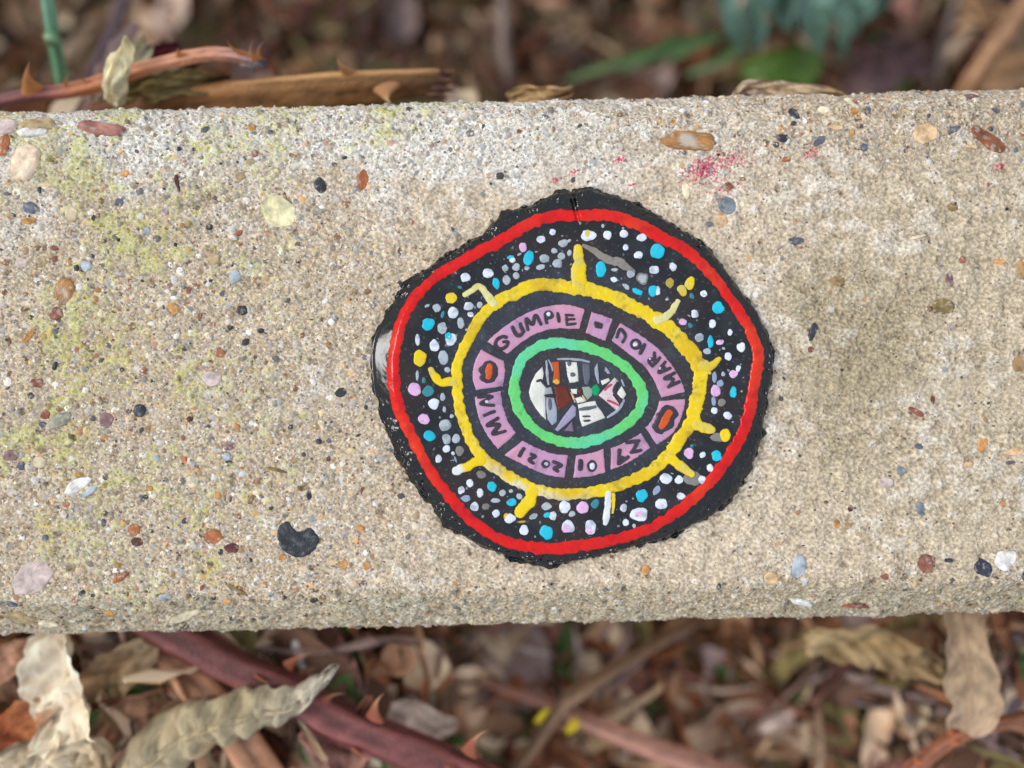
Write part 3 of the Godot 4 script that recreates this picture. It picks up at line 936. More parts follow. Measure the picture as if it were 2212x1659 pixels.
func shade_of(tone: String, p: Vector2, u: float) -> Color:
	var n1 := medium.get_noise_2d(p.x * 7.0, p.y * 7.0)
	var n2 := fine.get_noise_2d(p.x * 10.0, p.y * 10.0)
	var n3 := coarse.get_noise_2d(p.x * 5.0 + 31.0, p.y * 5.0)
	if tone == "yellow_ring":
		var c: Color = paint["yellow"].lerp(paint["mustard"], clampf(0.1 + n1 * 0.9 + 0.3 * smoothstep(3.0, -9.0, p.y), 0.0, 1.0))
		var pale := smoothstep(0.55, 0.95, 1.0 - absf(p.angle() - 2.0) / 1.6 + n3 * 0.25)
		c = c.lerp(paint["bone"], pale * clampf(0.8 - u * 0.9 + n1, 0.0, 1.0))
		c = c.lerp(rgb(96, 84, 50), clampf(n1 * 1.3 - n2 - 0.5, 0.0, 0.3))
		c = c.lerp(rgb(205, 208, 200), clampf(n2 * 1.4 - 0.55, 0.0, 0.4))
		return vary(c.lerp(rgb(190, 140, 20), clampf(n3 * 1.3 - 0.1, 0.0, 0.35)), 0.12 * n2)
	if tone == "yellow_white_tip":
		return paint["yellow"].lerp(paint["white"], smoothstep(0.62, 0.85, u))
	var c2: Color = paint[tone]
	c2 = c2.lerp(rgb(70, 62, 62), clampf(n2 * 1.5 + n1 - 0.62, 0.0, 0.45))
	if tone == "red":
		c2 = c2.lerp(rgb(226, 62, 18), clampf(n3 * 1.3, 0.0, 0.6)).lerp(rgb(170, 12, 22), clampf(-n1 * 1.3 - 0.1, 0.0, 0.5))
		return vary(c2, 0.18 * n2)
	if tone == "green":
		return vary(c2.lerp(rgb(96, 206, 176), clampf(n3 * 2.0 + 0.15, 0.0, 0.6)), 0.14 * n2 + 0.1 * n1)
	if tone == "pink":
		return vary(c2.lerp(rgb(212, 150, 170), clampf(n3 * 2.0 + 0.3, 0.0, 0.8)).lerp(rgb(150, 120, 145), clampf(n1 * 1.4 - 0.25, 0.0, 0.4)), 0.12 * n2)
	if tone == "cream" or tone == "mustard" or tone == "yellow" or tone == "Y":
		return vary(c2.lerp(rgb(210, 196, 110), clampf(n1 * 1.6, 0.0, 0.6)), 0.12 * n2)
	return vary(c2, 0.2 * n1 + 0.14 * n2)


# a stroke of thick paint that follows the gum's surface
func stroke(p: Array, widths: Array, thick: float, tone: String, closed: bool, base: float, s: Shape) -> void:
	var line := catmull(p, closed, 0.12)
	var n := line.size()
	var prof := [[-1.06, -0.09], [-0.94, 0.6], [-0.78, 0.86], [-0.52, 0.96], [-0.26, 1.0], [0.0, 1.0], [0.26, 1.0], [0.52, 0.96], [0.78, 0.86], [0.94, 0.6], [1.06, -0.09]]
	var first := s.v.size()
	var rows := 0
	var stops := []
	var total := 0.0
	for k in n - 1:
		total += line[k].distance_to(line[k + 1])
	var run := 0.0
	var start := 0 if closed else -4
	var end := n + 1 if closed else n + 4
	for kk in range(start, end):
		var k := posmod(kk, n) if closed else clampi(kk, 0, n - 1)
		var q := line[k]
		var t := (line[(k + 1) % n] - line[posmod(k - 1, n)] if closed else line[mini(k + 1, n - 1)] - line[maxi(k - 1, 0)]).normalized()
		if kk > 0 and kk < n:
			run += line[k].distance_to(line[k - 1])
		var u := clampf(run / maxf(total, 0.01), 0.0, 1.0)
		var f := u * (widths.size() - 1)
		var w: float = lerpf(widths[int(f)], widths[mini(int(f) + 1, widths.size() - 1)], f - floorf(f))
		var cap := 1.0
		if not closed:
			var over := 0.0
			if kk < 0:
				over = -kk / 4.0
				q -= t * w * 0.9 * over
			elif kk > n - 1:
				over = (kk - n + 1) / 4.0
				q += t * w * 0.9 * over
			cap = sqrt(maxf(1.0 - over * over, 0.0))
		var side := Vector2(-t.y, t.x)
		var wl := w * (1.0 + 0.34 * medium.get_noise_2d(q.x * 16.0, q.y * 16.0 + 55.0) + 0.05 * fine.get_noise_2d(q.x * 14.0, q.y * 14.0))
		var wr := w * (1.0 + 0.34 * medium.get_noise_2d(q.x * 16.0 + 77.0, q.y * 16.0) + 0.05 * fine.get_noise_2d(q.x * 14.0 + 33.0, q.y * 14.0))
		for e in prof:
			var off: float = float(e[0]) * (wl if float(e[0]) < 0.0 else wr) * cap
			var g := q + side * off
			var h := gum_height(g.x, g.y) + base + thick * float(e[1]) * (0.3 + 0.7 * cap) * (1.0 + 0.35 * medium.get_noise_2d(g.x * 9.0, g.y * 9.0))
			s.v.append(Vector3(g.x, h, g.y))
			s.c.append(shade_of(tone, g, u if tone != "yellow_ring" else (float(e[0]) + 1.0) * 0.5))
		rows += 1
	s.weave(first, rows, prof.size())
	var flip := first
	# side runs left of the direction of travel: turn the faces up
	for k in range(s.i.size() - (rows - 1) * (prof.size() - 1) * 6, s.i.size(), 3):
		var keep := s.i[k + 1]
		s.i[k + 1] = s.i[k + 2]
		s.i[k + 2] = keep


func lift_up(s: Shape) -> Shape:   # make every face of a sheet look up
	for t in range(0, s.i.size(), 3):
		var a := s.v[s.i[t]]
		if (s.v[s.i[t + 2]] - a).cross(s.v[s.i[t + 1]] - a).y < 0.0:
			var keep := s.i[t + 1]
			s.i[t + 1] = s.i[t + 2]
			s.i[t + 2] = keep
	return s


func ring(called: String, p: Array, half: float, thick: float, tone: String) -> void:
	var s := Shape.new()
	var w := []
	for k in 12:
		w.append(half * (1.0 + 0.10 * sin(k * 2.3)))
	w.append(w[0])
	if tone == "yellow_ring":
		w = [0.62, 0.62, 0.66, 0.68, 0.66, 0.6, 0.56, 0.5, 0.5, 0.5, 0.5, 0.5, 0.46, 0.44, 0.5, 0.56, 0.62]
	stroke(p, w, thick, tone, true, 0.0, s)
	put(called, lift_up(s), mats["paint_gloss"] if tone == "red" else mats["paint"], gum)


func ray(tone: String, p: Array, widths: Array, thick: float) -> void:
	var s := Shape.new()
	stroke(p, widths, thick * 0.6, tone, false, 0.0, s)
	put("ray", lift_up(s), mats["paint"], gum)


func brush_streak(tone: String, p: Array, widths: Array) -> void:
	var s := Shape.new()
	stroke(p, widths, 0.06, tone, false, 0.0, s)
	put("worn_streak", lift_up(s), mats["paint"], gum)


func daub(tone: String, cx: float, cz: float, rx: float, rz: float, turn: float, base: float, thick: float) -> Shape:
	var s := Shape.new()
	var ca := cos(deg_to_rad(turn))
	var sa := sin(deg_to_rad(turn))
	var segs := 22
	for e in [[0.0, 0.92], [0.4, 1.0], [0.75, 0.92], [0.95, 0.5], [1.04, -0.35]]:
		for k in segs:
			var th := TAU * k / segs
			var wob := 1.0 + 0.24 * coarse.get_noise_2d(cx * 40.0 + cos(th) * 26.0, cz * 40.0 + sin(th) * 26.0) + 0.07 * medium.get_noise_2d(cx * 50.0 + cos(th) * 22.0, cz * 50.0 + sin(th) * 22.0)
			var a := cos(th) * rx * wob * float(e[0])
			var b := sin(th) * rz * wob * float(e[0])
			var g := V(cx + a * ca - b * sa, cz + a * sa + b * ca)
			s.v.append(Vector3(g.x, gum_height(g.x, g.y) + base + thick * float(e[1]), g.y))
			var c := shade_of(tone, g, 0.5)
			if tone == "W" or tone == "G":
				# a thin smear of worn paint towards one side
				c = c.lerp(rgb(120, 128, 136), clampf(coarse.get_noise_2d(g.x * 30.0, g.y * 30.0) * 1.6 - 0.3, 0.0, 0.5))
			s.c.append(c)
	s.weave(0, 5, segs, true)
	return lift_up(s)


var dot_count := 0


func dot(tone: String, cx: float, cz: float, rx: float, rz: float, turn: float) -> void:
	dot_count += 1
	var dull := tone in ["M", "T", "B", "K"]
	put("paint_dot", daub(tone, cx, cz, rx * 0.94, rz * 0.94, turn, 0.0 if dull else 0.002 * (dot_count % 7), 0.045 if dull else 0.075), mats["paint"], gum)


func mark(tone: String, cx: float, cz: float, rx: float, rz: float, turn: float, base: float) -> void:
	put("paint_dot", daub(tone, cx, cz, rx, rz, turn, base, 0.14), mats["paint"], panel)


func picture_dot(tone: String, cx: float, cz: float, rx: float, rz: float, base: float) -> void:
	put("painted_patch", daub(tone, cx, cz, rx, rz, 0.0, base, 0.12), mats["paint"], gum)


func panel_between(outer: Array, inner: Array) -> Node3D:
	var a := even(catmull(outer, false, 0.1), 40)
	var b := even(catmull(inner, false, 0.1), 40)
	if a[0].distance_to(b[0]) > a[0].distance_to(b[39]):
		b.reverse()
	var s := Shape.new()
	var rows := [[-0.03, -0.4], [0.02, 0.35], [0.08, 0.9], [0.3, 1.0], [0.5, 1.0], [0.7, 1.0], [0.92, 0.9], [0.98, 0.35], [1.03, -0.4]]
	for r in rows:
		for k in 40:
			var g := a[k].lerp(b[k], float(r[0]))
			g += V(fine.get_noise_2d(g.x * 14.0, g.y * 14.0), fine.get_noise_2d(g.y * 14.0, g.x * 14.0)) * 0.07
			var lip := 1.0 if k > 1 and k < 38 else (0.4 if k == 1 or k == 38 else -0.6)
			var h := gum_height(g.x, g.y) + 0.11 * minf(float(r[1]), lip)
			s.v.append(Vector3(g.x, h, g.y))
			s.c.append(shade_of("pink", g, 0.5))
	s.weave(0, rows.size(), 40)
	return put("pink_panel", lift_up(s), mats["paint"], gum)


func even(p: PackedVector2Array, n: int) -> PackedVector2Array:
	var total := 0.0
	for k in p.size() - 1:
		total += p[k].distance_to(p[k + 1])
	var out := PackedVector2Array([p[0]])
	var run := 0.0
	var k := 0
	for t in range(1, n - 1):
		var want := total * t / (n - 1)
		while k < p.size() - 2 and run + p[k].distance_to(p[k + 1]) < want:
			run += p[k].distance_to(p[k + 1])
			k += 1
		out.append(p[k].lerp(p[k + 1], clampf((want - run) / maxf(p[k].distance_to(p[k + 1]), 1e-5), 0.0, 1.0)))
	out.append(p[p.size() - 1])
	return out


func letter(called: String, tone: String, strokes: Array, half: float, base: float) -> void:
	var s := Shape.new()
	for st in strokes:
		stroke(st, [half * 1.1, half * 1.25, half * 1.05], 0.11, tone, false, base - 0.02, s)
	put(called, lift_up(s), mats["paint"], panel)


func brush_mark(tone: String, p: Array, half: float, base: float) -> void:
	var s := Shape.new()
	stroke(p, [half * 0.7, half, half * 0.8], 0.1, tone, false, base, s)
	put("painted_patch", lift_up(s), mats["paint"], gum)


func patch(tone: String, outline: Array, thick: float, base: float) -> void:
	var hub := Vector2.ZERO
	for p in outline:
		hub += p
	hub /= outline.size()
	var edge := PackedVector2Array()
	for k in outline.size():
		var a: Vector2 = outline[k]
		var b: Vector2 = outline[(k + 1) % outline.size()]
		var m := maxi(1, ceili(a.distance_to(b) / 0.2))
		for t in m:
			edge.append(a.lerp(b, float(t) / m))
	var s := Shape.new()
	for e in [[0.0, 1.0], [0.45, 1.0], [0.8, 0.95], [0.96, 0.55], [1.03, -0.4]]:
		for p in edge:
			var g: Vector2 = hub + (p - hub) * float(e[0])
			s.v.append(Vector3(g.x, gum_height(g.x, g.y) + base + thick * float(e[1]), g.y))
			s.c.append(shade_of(tone, g, 0.5))
	s.weave(0, 5, edge.size(), true)
	put("painted_patch", lift_up(s), mats["paint"], gum)


func make_panels() -> void:
	panel = panel_between([V(-7.99, -3.15), V(-7.31, -3.86), V(-6.16, -4.75), V(-4.79, -5.61), V(-3.42, -6.24), V(-2.05, -6.60), V(-0.68, -6.70), V(0.69, -6.41), V(1.24, -6.18)], [V(-6.16, -2.10), V(-5.82, -2.35), V(-5.14, -2.92), V(-4.33, -3.50), V(-3.42, -4.01), V(-2.28, -4.39), V(-1.02, -4.55), V(-0.22, -4.47), V(0.69, -4.50)])
	letter("letter", "ink", [[V(-6.14, -3.70), V(-6.53, -3.75), V(-6.94, -3.52), V(-7.15, -3.06), V(-6.92, -2.67), V(-6.46, -2.65), V(-6.10, -2.90)], [V(-6.10, -2.90), V(-6.00, -3.24), V(-6.42, -3.27)]], 0.14, 0.12)
	letter("letter", "ink", [[V(-5.59, -4.62), V(-5.34, -4.12), V(-5.11, -3.86), V(-4.79, -3.95), V(-4.54, -4.24)], [V(-4.85, -4.92), V(-4.70, -4.52), V(-4.54, -4.18)]], 0.15, 0.12)
	letter("letter", "ink", [[V(-4.16, -4.39), V(-4.31, -5.38), V(-3.74, -4.89), V(-3.44, -5.67), V(-2.94, -4.89)]], 0.15, 0.12)
	letter("letter", "ink", [[V(-2.41, -5.00), V(-2.55, -5.84), V(-2.14, -5.99), V(-1.91, -5.61), V(-2.35, -5.46)]], 0.13, 0.12)
	mark("W", -2.25, -5.83, 0.21, 0.21, 0, 0.13)
	letter("letter", "ink", [[V(-1.29, -5.14), V(-1.41, -5.90)]], 0.13, 0.12)
	letter("letter", "ink", [[V(-0.68, -5.76), V(0.03, -5.71)], [V(-0.65, -5.30), V(0.15, -5.37)], [V(-0.54, -4.84), V(0.26, -4.96)], [V(-0.63, -5.76), V(-0.54, -4.84)]], 0.10, 0.12)
	panel = panel_between([V(1.72, -6.03), V(2.69, -5.72), V(3.69, -5.35)], [V(1.15, -4.16), V(2.07, -3.72), V(3.04, -3.36)])
	letter("square", "ink", [[V(2.09, -4.96), V(2.61, -4.80)], [V(2.16, -4.73), V(2.58, -4.64)]], 0.17, 0.12)
	panel = panel_between([V(4.24, -5.07), V(5.72, -4.18), V(7.09, -3.27), V(8.24, -2.24), V(9.15, -1.10), V(9.84, 0.05), V(10.41, 1.48)], [V(3.49, -3.47), V(4.35, -2.81), V(5.49, -1.90), V(6.52, -1.10), V(7.23, -0.18), V(7.80, 0.96), V(8.21, 1.97)])
	letter("letter", "ink", [[V(4.03, -3.70), V(4.33, -4.43), V(4.72, -4.12), V(4.83, -3.75), V(4.60, -3.24)]], 0.13, 0.12)
	letter("letter", "ink", [[V(5.55, -3.38), V(5.38, -3.04), V(5.63, -2.67), V(6.07, -2.75), V(6.18, -3.15), V(5.89, -3.44), V(5.55, -3.38)]], 0.11, 0.12)
	mark("W", 5.72, -3.04, 0.23, 0.23, 0, 0.13)
	letter("letter", "ink", [[V(6.61, -3.02), V(6.18, -2.18)]], 0.14, 0.12)
	letter("letter", "ink", [[V(8.02, -1.80), V(7.33, -1.01)], [V(7.33, -1.01), V(6.98, -1.47), V(7.17, -1.69), V(7.67, -1.41)], [V(7.53, -1.54), V(7.51, -2.27)]], 0.13, 0.12)
	mark("W", 7.09, -1.69, 0.10, 0.10, 0, 0.13)
	letter("letter", "ink", [[V(8.98, -0.83), V(7.91, -0.43), V(8.51, -1.42)], [V(8.57, -0.68), V(8.28, -1.05)]], 0.13, 0.12)
	mark("W", 8.01, -0.84, 0.11, 0.15, 0, 0.13)
	letter("letter", "ink", [[V(9.82, 0.42), V(8.81, 0.90)], [V(8.81, 0.90), V(9.26, 0.19), V(8.42, 0.13)], [V(8.42, 0.13), V(9.41, -0.39)]], 0.14, 0.12)
	panel = panel_between([V(10.39, 1.94), V(10.18, 3.13), V(9.72, 4.39), V(8.92, 5.42), V(7.69, 6.24)], [V(8.01, 2.13), V(7.80, 2.90), V(7.44, 3.70), V(7.00, 4.39), V(6.64, 4.68)])
	letter("frame", "ink", [[V(8.95, 3.25), V(8.47, 3.99), V(8.01, 4.62)]], 0.65, 0.12)
	letter("orange_bar", "orange", [[V(8.90, 3.25), V(8.15, 4.56)]], 0.27, 0.20)
	panel = panel_between([V(7.19, 6.47), V(6.29, 7.13), V(5.27, 7.80), V(4.35, 8.22), V(3.46, 8.57)], [V(6.35, 5.13), V(5.72, 5.53), V(4.92, 5.97), V(4.24, 6.33), V(3.47, 6.56)])
	letter("letter", "ink", [[V(4.95, 6.06), V(6.12, 5.85)], [V(6.04, 5.90), V(5.47, 6.88)], [V(5.36, 6.93), V(6.29, 6.74)]], 0.14, 0.12)
	letter("letter", "ink", [[V(4.31, 6.72), V(4.26, 7.39), V(4.22, 8.01)], [V(4.23, 7.98), V(5.12, 7.36)], [V(4.28, 7.39), V(4.94, 7.54)]], 0.15, 0.12)
	panel = panel_between([V(3.06, 8.73), V(2.41, 8.94), V(1.61, 9.14), V(0.01, 9.26)], [V(2.87, 6.62), V(2.29, 6.85), V(1.61, 7.04), V(0.24, 7.25)])
	letter("letter", "ink", [[V(0.71, 7.73), V(0.68, 8.46)]], 0.20, 0.12)
	letter("letter", "ink", [[V(1.73, 7.77), V(1.43, 8.07), V(1.54, 8.52), V(1.88, 8.55), V(2.12, 8.18), V(1.95, 7.80), V(1.73, 7.77)]], 0.11, 0.12)
	mark("W", 1.80, 8.20, 0.27, 0.32, 0, 0.13)
	panel = panel_between([V(-0.68, 9.26), V(-2.05, 9.08), V(-3.42, 8.62), V(-4.79, 7.96), V(-6.39, 7.16)], [V(-0.39, 7.19), V(-1.36, 7.16), V(-2.28, 6.93), V(-3.42, 6.50), V(-4.68, 5.82)])
	letter("letter", "ink", [[V(-1.81, 7.78), V(-1.05, 8.14), V(-1.78, 8.40), V(-1.39, 8.68)]], 0.13, 0.12)
	letter("letter", "ink", [[V(-2.61, 7.73), V(-2.83, 7.99), V(-2.61, 8.28), V(-2.29, 8.14), V(-2.29, 7.84), V(-2.61, 7.73)]], 0.11, 0.12)
	mark("G", -2.44, 7.98, 0.20, 0.21, 0, 0.13)
	letter("letter", "ink", [[V(-3.87, 7.10), V(-3.44, 7.31), V(-4.03, 7.61), V(-3.63, 7.94)]], 0.13, 0.12)
	letter("letter", "ink", [[V(-4.55, 6.61), V(-4.94, 7.24)]], 0.18, 0.12)
	panel = panel_between([V(-9.08, 1.74), V(-8.85, 3.02), V(-8.45, 4.28), V(-7.74, 5.56), V(-6.83, 6.72)], [V(-6.71, 1.19), V(-6.48, 2.68), V(-6.05, 3.93), V(-5.65, 4.62), V(-5.23, 5.19)])
	letter("letter", "ink", [[V(-7.44, 1.78), V(-8.51, 2.43), V(-7.29, 2.61)], [V(-8.75, 1.85), V(-7.68, 1.70)]], 0.13, 0.12)
	mark("W", -7.94, 2.26, 0.18, 0.16, 0, 0.13)
	letter("letter", "ink", [[V(-8.20, 3.52), V(-7.22, 3.15)]], 0.13, 0.12)
	letter("letter", "ink", [[V(-6.92, 3.77), V(-7.91, 4.44), V(-6.79, 4.38), V(-7.37, 5.21), V(-6.25, 4.97)]], 0.15, 0.12)
	panel = panel_between([V(-8.45, -2.58), V(-9.02, -1.44), V(-9.25, -0.07), V(-8.91, 1.26)], [V(-6.37, -1.55), V(-6.30, -0.64), V(-6.34, 0.05), V(-6.48, 0.87)])
	letter("frame", "ink", [[V(-7.72, -0.89), V(-7.86, -0.07)]], 0.69, 0.12)
	letter("orange_bar", "orange", [[V(-7.70, -1.04), V(-7.79, -0.01)]], 0.26, 0.20)


func make_picture() -> void:
	patch("ivory", [V(-2.81, -0.95), V(-2.69, -0.35), V(-2.78, 0.19), V(-2.48, 0.85), V(-2.52, 1.67), V(-2.52, 2.49), V(-2.48, 3.91), V(-2.92, 3.53), V(-3.46, 2.82), V(-3.90, 2.05), V(-4.06, 1.40), V(-3.85, 0.52), V(-3.41, -0.35)], 0.12, 0.00)
	brush_mark("ink", [V(-3.30, 0.38), V(-2.92, 0.31), V(-2.53, 0.79)], 0.14, 0.10)
	brush_mark("steel", [V(-2.44, -1.50), V(-2.36, -0.35), V(-2.26, 0.63)], 0.13, 0.00)
	brush_mark("steel", [V(-2.26, -1.61), V(-1.99, -1.12), V(-1.85, -0.57)], 0.08, 0.00)
	patch("rust", [V(-1.99, -1.39), V(-1.28, -1.45), V(-1.22, -0.24), V(-1.16, 0.52), V(-1.44, 0.74), V(-1.85, 0.41), V(-1.74, -0.52)], 0.12, 0.00)
	picture_dot("amber", -1.52, 0.41, 0.30, 0.25, 0.10)
	patch("maroon", [V(-1.71, 0.85), V(-1.11, 0.74), V(-0.54, 0.79), V(-0.40, 1.29), V(-0.08, 2.11), V(-0.62, 2.71), V(-1.39, 3.14), V(-1.58, 2.05)], 0.12, 0.00)
	patch("ivory", [V(-0.67, -1.42), V(0.36, -1.39), V(0.47, -0.68), V(0.54, 0.36), V(0.14, 0.49), V(-0.29, 0.52), V(-0.50, -0.13)], 0.12, 0.00)
	picture_dot("slate", -0.35, -1.25, 0.19, 0.23, 0.10)
	picture_dot("slate", -0.02, -0.24, 0.25, 0.22, 0.10)
	brush_mark("steel", [V(-1.39, -1.66), V(-0.51, -1.69), V(0.74, -1.58), V(1.51, -1.42)], 0.12, 0.02)
	patch("slate", [V(0.86, -1.34), V(1.54, -1.23), V(1.62, 0.08), V(1.37, 0.74), V(1.08, 0.63), V(0.92, -0.35)], 0.12, 0.00)
	patch("steel", [V(2.27, -1.34), V(2.38, -0.46), V(2.45, 0.58), V(2.33, 0.63), V(2.03, -0.24), V(2.00, -0.84)], 0.12, 0.00)
	patch("steel", [V(3.01, -0.98), V(3.26, -0.74), V(3.48, -0.33), V(3.20, -0.30), V(2.93, -0.63)], 0.12, 0.00)
	patch("ivory", [V(2.57, 0.33), V(3.31, 0.06), V(3.45, 0.30), V(3.09, 0.58), V(2.71, 0.74)], 0.12, 0.00)
	patch("sage", [V(0.85, 0.90), V(1.51, 0.85), V(1.84, 1.18), V(1.78, 1.72), V(1.35, 2.11), V(1.02, 1.67)], 0.12, 0.00)
	picture_dot("emerald", 2.11, 1.19, 0.42, 0.50, 0.04)
	patch("ivory", [V(-0.21, 1.09), V(0.42, 1.07), V(0.39, 1.56), V(-0.05, 1.53)], 0.12, 0.00)
	picture_dot("maroon", 0.66, 1.29, 0.19, 0.20, 0.05)
	patch("ivory", [V(0.20, 1.94), V(0.74, 1.78), V(1.29, 2.13), V(1.02, 2.30), V(0.42, 2.41)], 0.12, 0.00)
	brush_mark("peach", [V(-0.18, 1.40), V(0.09, 1.94), V(0.20, 2.27)], 0.10, 0.05)
	brush_mark("peach", [V(0.91, 1.72), V(1.18, 2.16)], 0.10, 0.10)
	patch("blush", [V(2.38, 1.67), V(3.20, 0.74), V(3.86, 0.03), V(4.24, 0.44), V(3.75, 1.18), V(3.64, 1.56), V(4.08, 2.16), V(4.35, 2.60), V(4.19, 3.20), V(3.53, 2.65), V(2.93, 2.11)], 0.12, 0.00)
	brush_mark("crimson", [V(2.93, 1.18), V(3.26, 0.85), V(3.53, 0.69)], 0.11, 0.10)
	brush_mark("crimson", [V(3.20, 2.13), V(3.75, 2.35), V(4.24, 2.60)], 0.11, 0.10)
	brush_mark("ink", [V(4.13, 0.52), V(3.83, 1.23), V(4.41, 2.22)], 0.19, 0.10)
	patch("ivory", [V(4.51, 0.79), V(4.73, 1.18), V(4.94, 1.61), V(4.65, 2.02), V(4.35, 1.89), V(4.00, 1.53)], 0.20, 0.00)
	patch("ivory", [V(0.47, 2.52), V(1.35, 2.30), V(2.08, 2.19), V(2.25, 2.65), V(2.66, 3.14), V(3.00, 3.75), V(1.89, 4.18), V(0.88, 4.58), V(0.64, 3.85), V(0.58, 3.14)], 0.12, 0.00)
	brush_mark("slate", [V(0.66, 2.98), V(1.35, 2.87), V(2.06, 2.73)], 0.19, 0.10)
	brush_mark("ink", [V(0.94, 3.61), V(1.56, 3.61)], 0.10, 0.10)
	brush_mark("ink", [V(1.04, 4.05), V(1.56, 3.99)], 0.10, 0.10)
	patch("steel", [V(-2.45, 1.83), V(-1.74, 1.89), V(-1.44, 2.93), V(-1.47, 4.13), V(-1.91, 4.46), V(-2.32, 3.91), V(-2.48, 2.82)], 0.16, 0.00)
	picture_dot("slate", -2.12, 2.54, 0.20, 0.55, 0.10)
	patch("lavender", [V(-0.02, 2.54), V(0.32, 2.82), V(0.28, 3.53), V(-0.51, 4.29), V(-1.39, 5.01), V(-1.63, 4.84), V(-0.95, 3.75)], 0.12, 0.00)
	patch("mauve", [V(-0.08, 4.07), V(0.10, 5.03), V(-0.81, 4.96)], 0.12, 0.00)
	patch("steel", [V(-2.59, 0.99), V(-1.99, 0.90), V(-1.81, 1.56), V(-2.53, 1.61)], 0.16, 0.00)
	brush_mark("ink", [V(-2.59, 1.71), V(-1.77, 1.68)], 0.09, 0.14)
	brush_mark("steel", [V(3.23, 3.72), V(4.24, 2.95), V(4.71, 2.11)], 0.14, 0.00)
	brush_mark("steel", [V(4.51, 0.25), V(4.73, 0.79)], 0.09, 0.00)


func make_rays() -> void:
	ray("yellow", [V(0.55, -8.33), V(0.59, -10.06), V(0.46, -11.97)], [0.69, 0.62, 0.36], 0.30)
	ray("cream", [V(-7.28, -6.78), V(-7.98, -7.69), V(-8.63, -8.38), V(-9.29, -8.02), V(-9.98, -7.62)], [0.36, 0.36, 0.31, 0.27, 0.26], 0.30)
	ray("yellow", [V(-11.02, 0.34), V(-12.20, 0.49), V(-12.75, -0.12), V(-13.15, -0.72)], [0.44, 0.36, 0.35, 0.26], 0.30)
	ray("yellow_white_tip", [V(-8.38, 7.59), V(-9.65, 8.17), V(-10.83, 8.68)], [0.44, 0.42, 0.36], 0.30)
	ray("yellow", [V(-3.73, 10.54), V(-4.00, 11.45), V(-4.95, 12.58)], [0.58, 0.58, 0.47], 0.30)
	ray("white", [V(3.28, 10.72), V(3.24, 11.81), V(3.01, 13.45)], [0.31, 0.31, 0.27], 0.30)
	ray("yellow", [V(3.74, 10.81), V(3.77, 11.81), V(3.68, 12.54)], [0.18, 0.16, 0.09], 0.12)
	ray("yellow", [V(8.93, 7.44), V(9.93, 8.17), V(10.97, 8.97)], [0.47, 0.46, 0.29], 0.30)
	ray("yellow", [V(11.39, 4.35), V(12.21, 4.67), V(12.84, 4.86)], [0.51, 0.49, 0.40], 0.30)
	ray("mustard", [V(11.89, -1.10), V(12.56, -0.97), V(13.55, -1.70)], [0.40, 0.39, 0.21], 0.30)
	ray("mustard", [V(12.22, -1.30), V(12.42, -0.64), V(12.69, -0.37)], [0.33, 0.23, 0.13], 0.20)
	ray("cream", [V(7.71, -5.22), V(8.57, -5.52), V(9.23, -6.22), V(9.70, -7.01)], [0.40, 0.37, 0.31, 0.25], 0.30)
	ray("mustard", [V(10.03, -8.21), V(10.23, -7.74)], [0.37, 0.30], 0.10)
	brush_streak("murk", [V(1.00, -12.14), V(1.83, -11.77), V(2.65, -11.17), V(3.48, -10.76), V(4.23, -10.64), V(4.98, -10.12), V(5.58, -9.74)], [0.17, 0.27, 0.32, 0.35, 0.41, 0.35, 0.20])


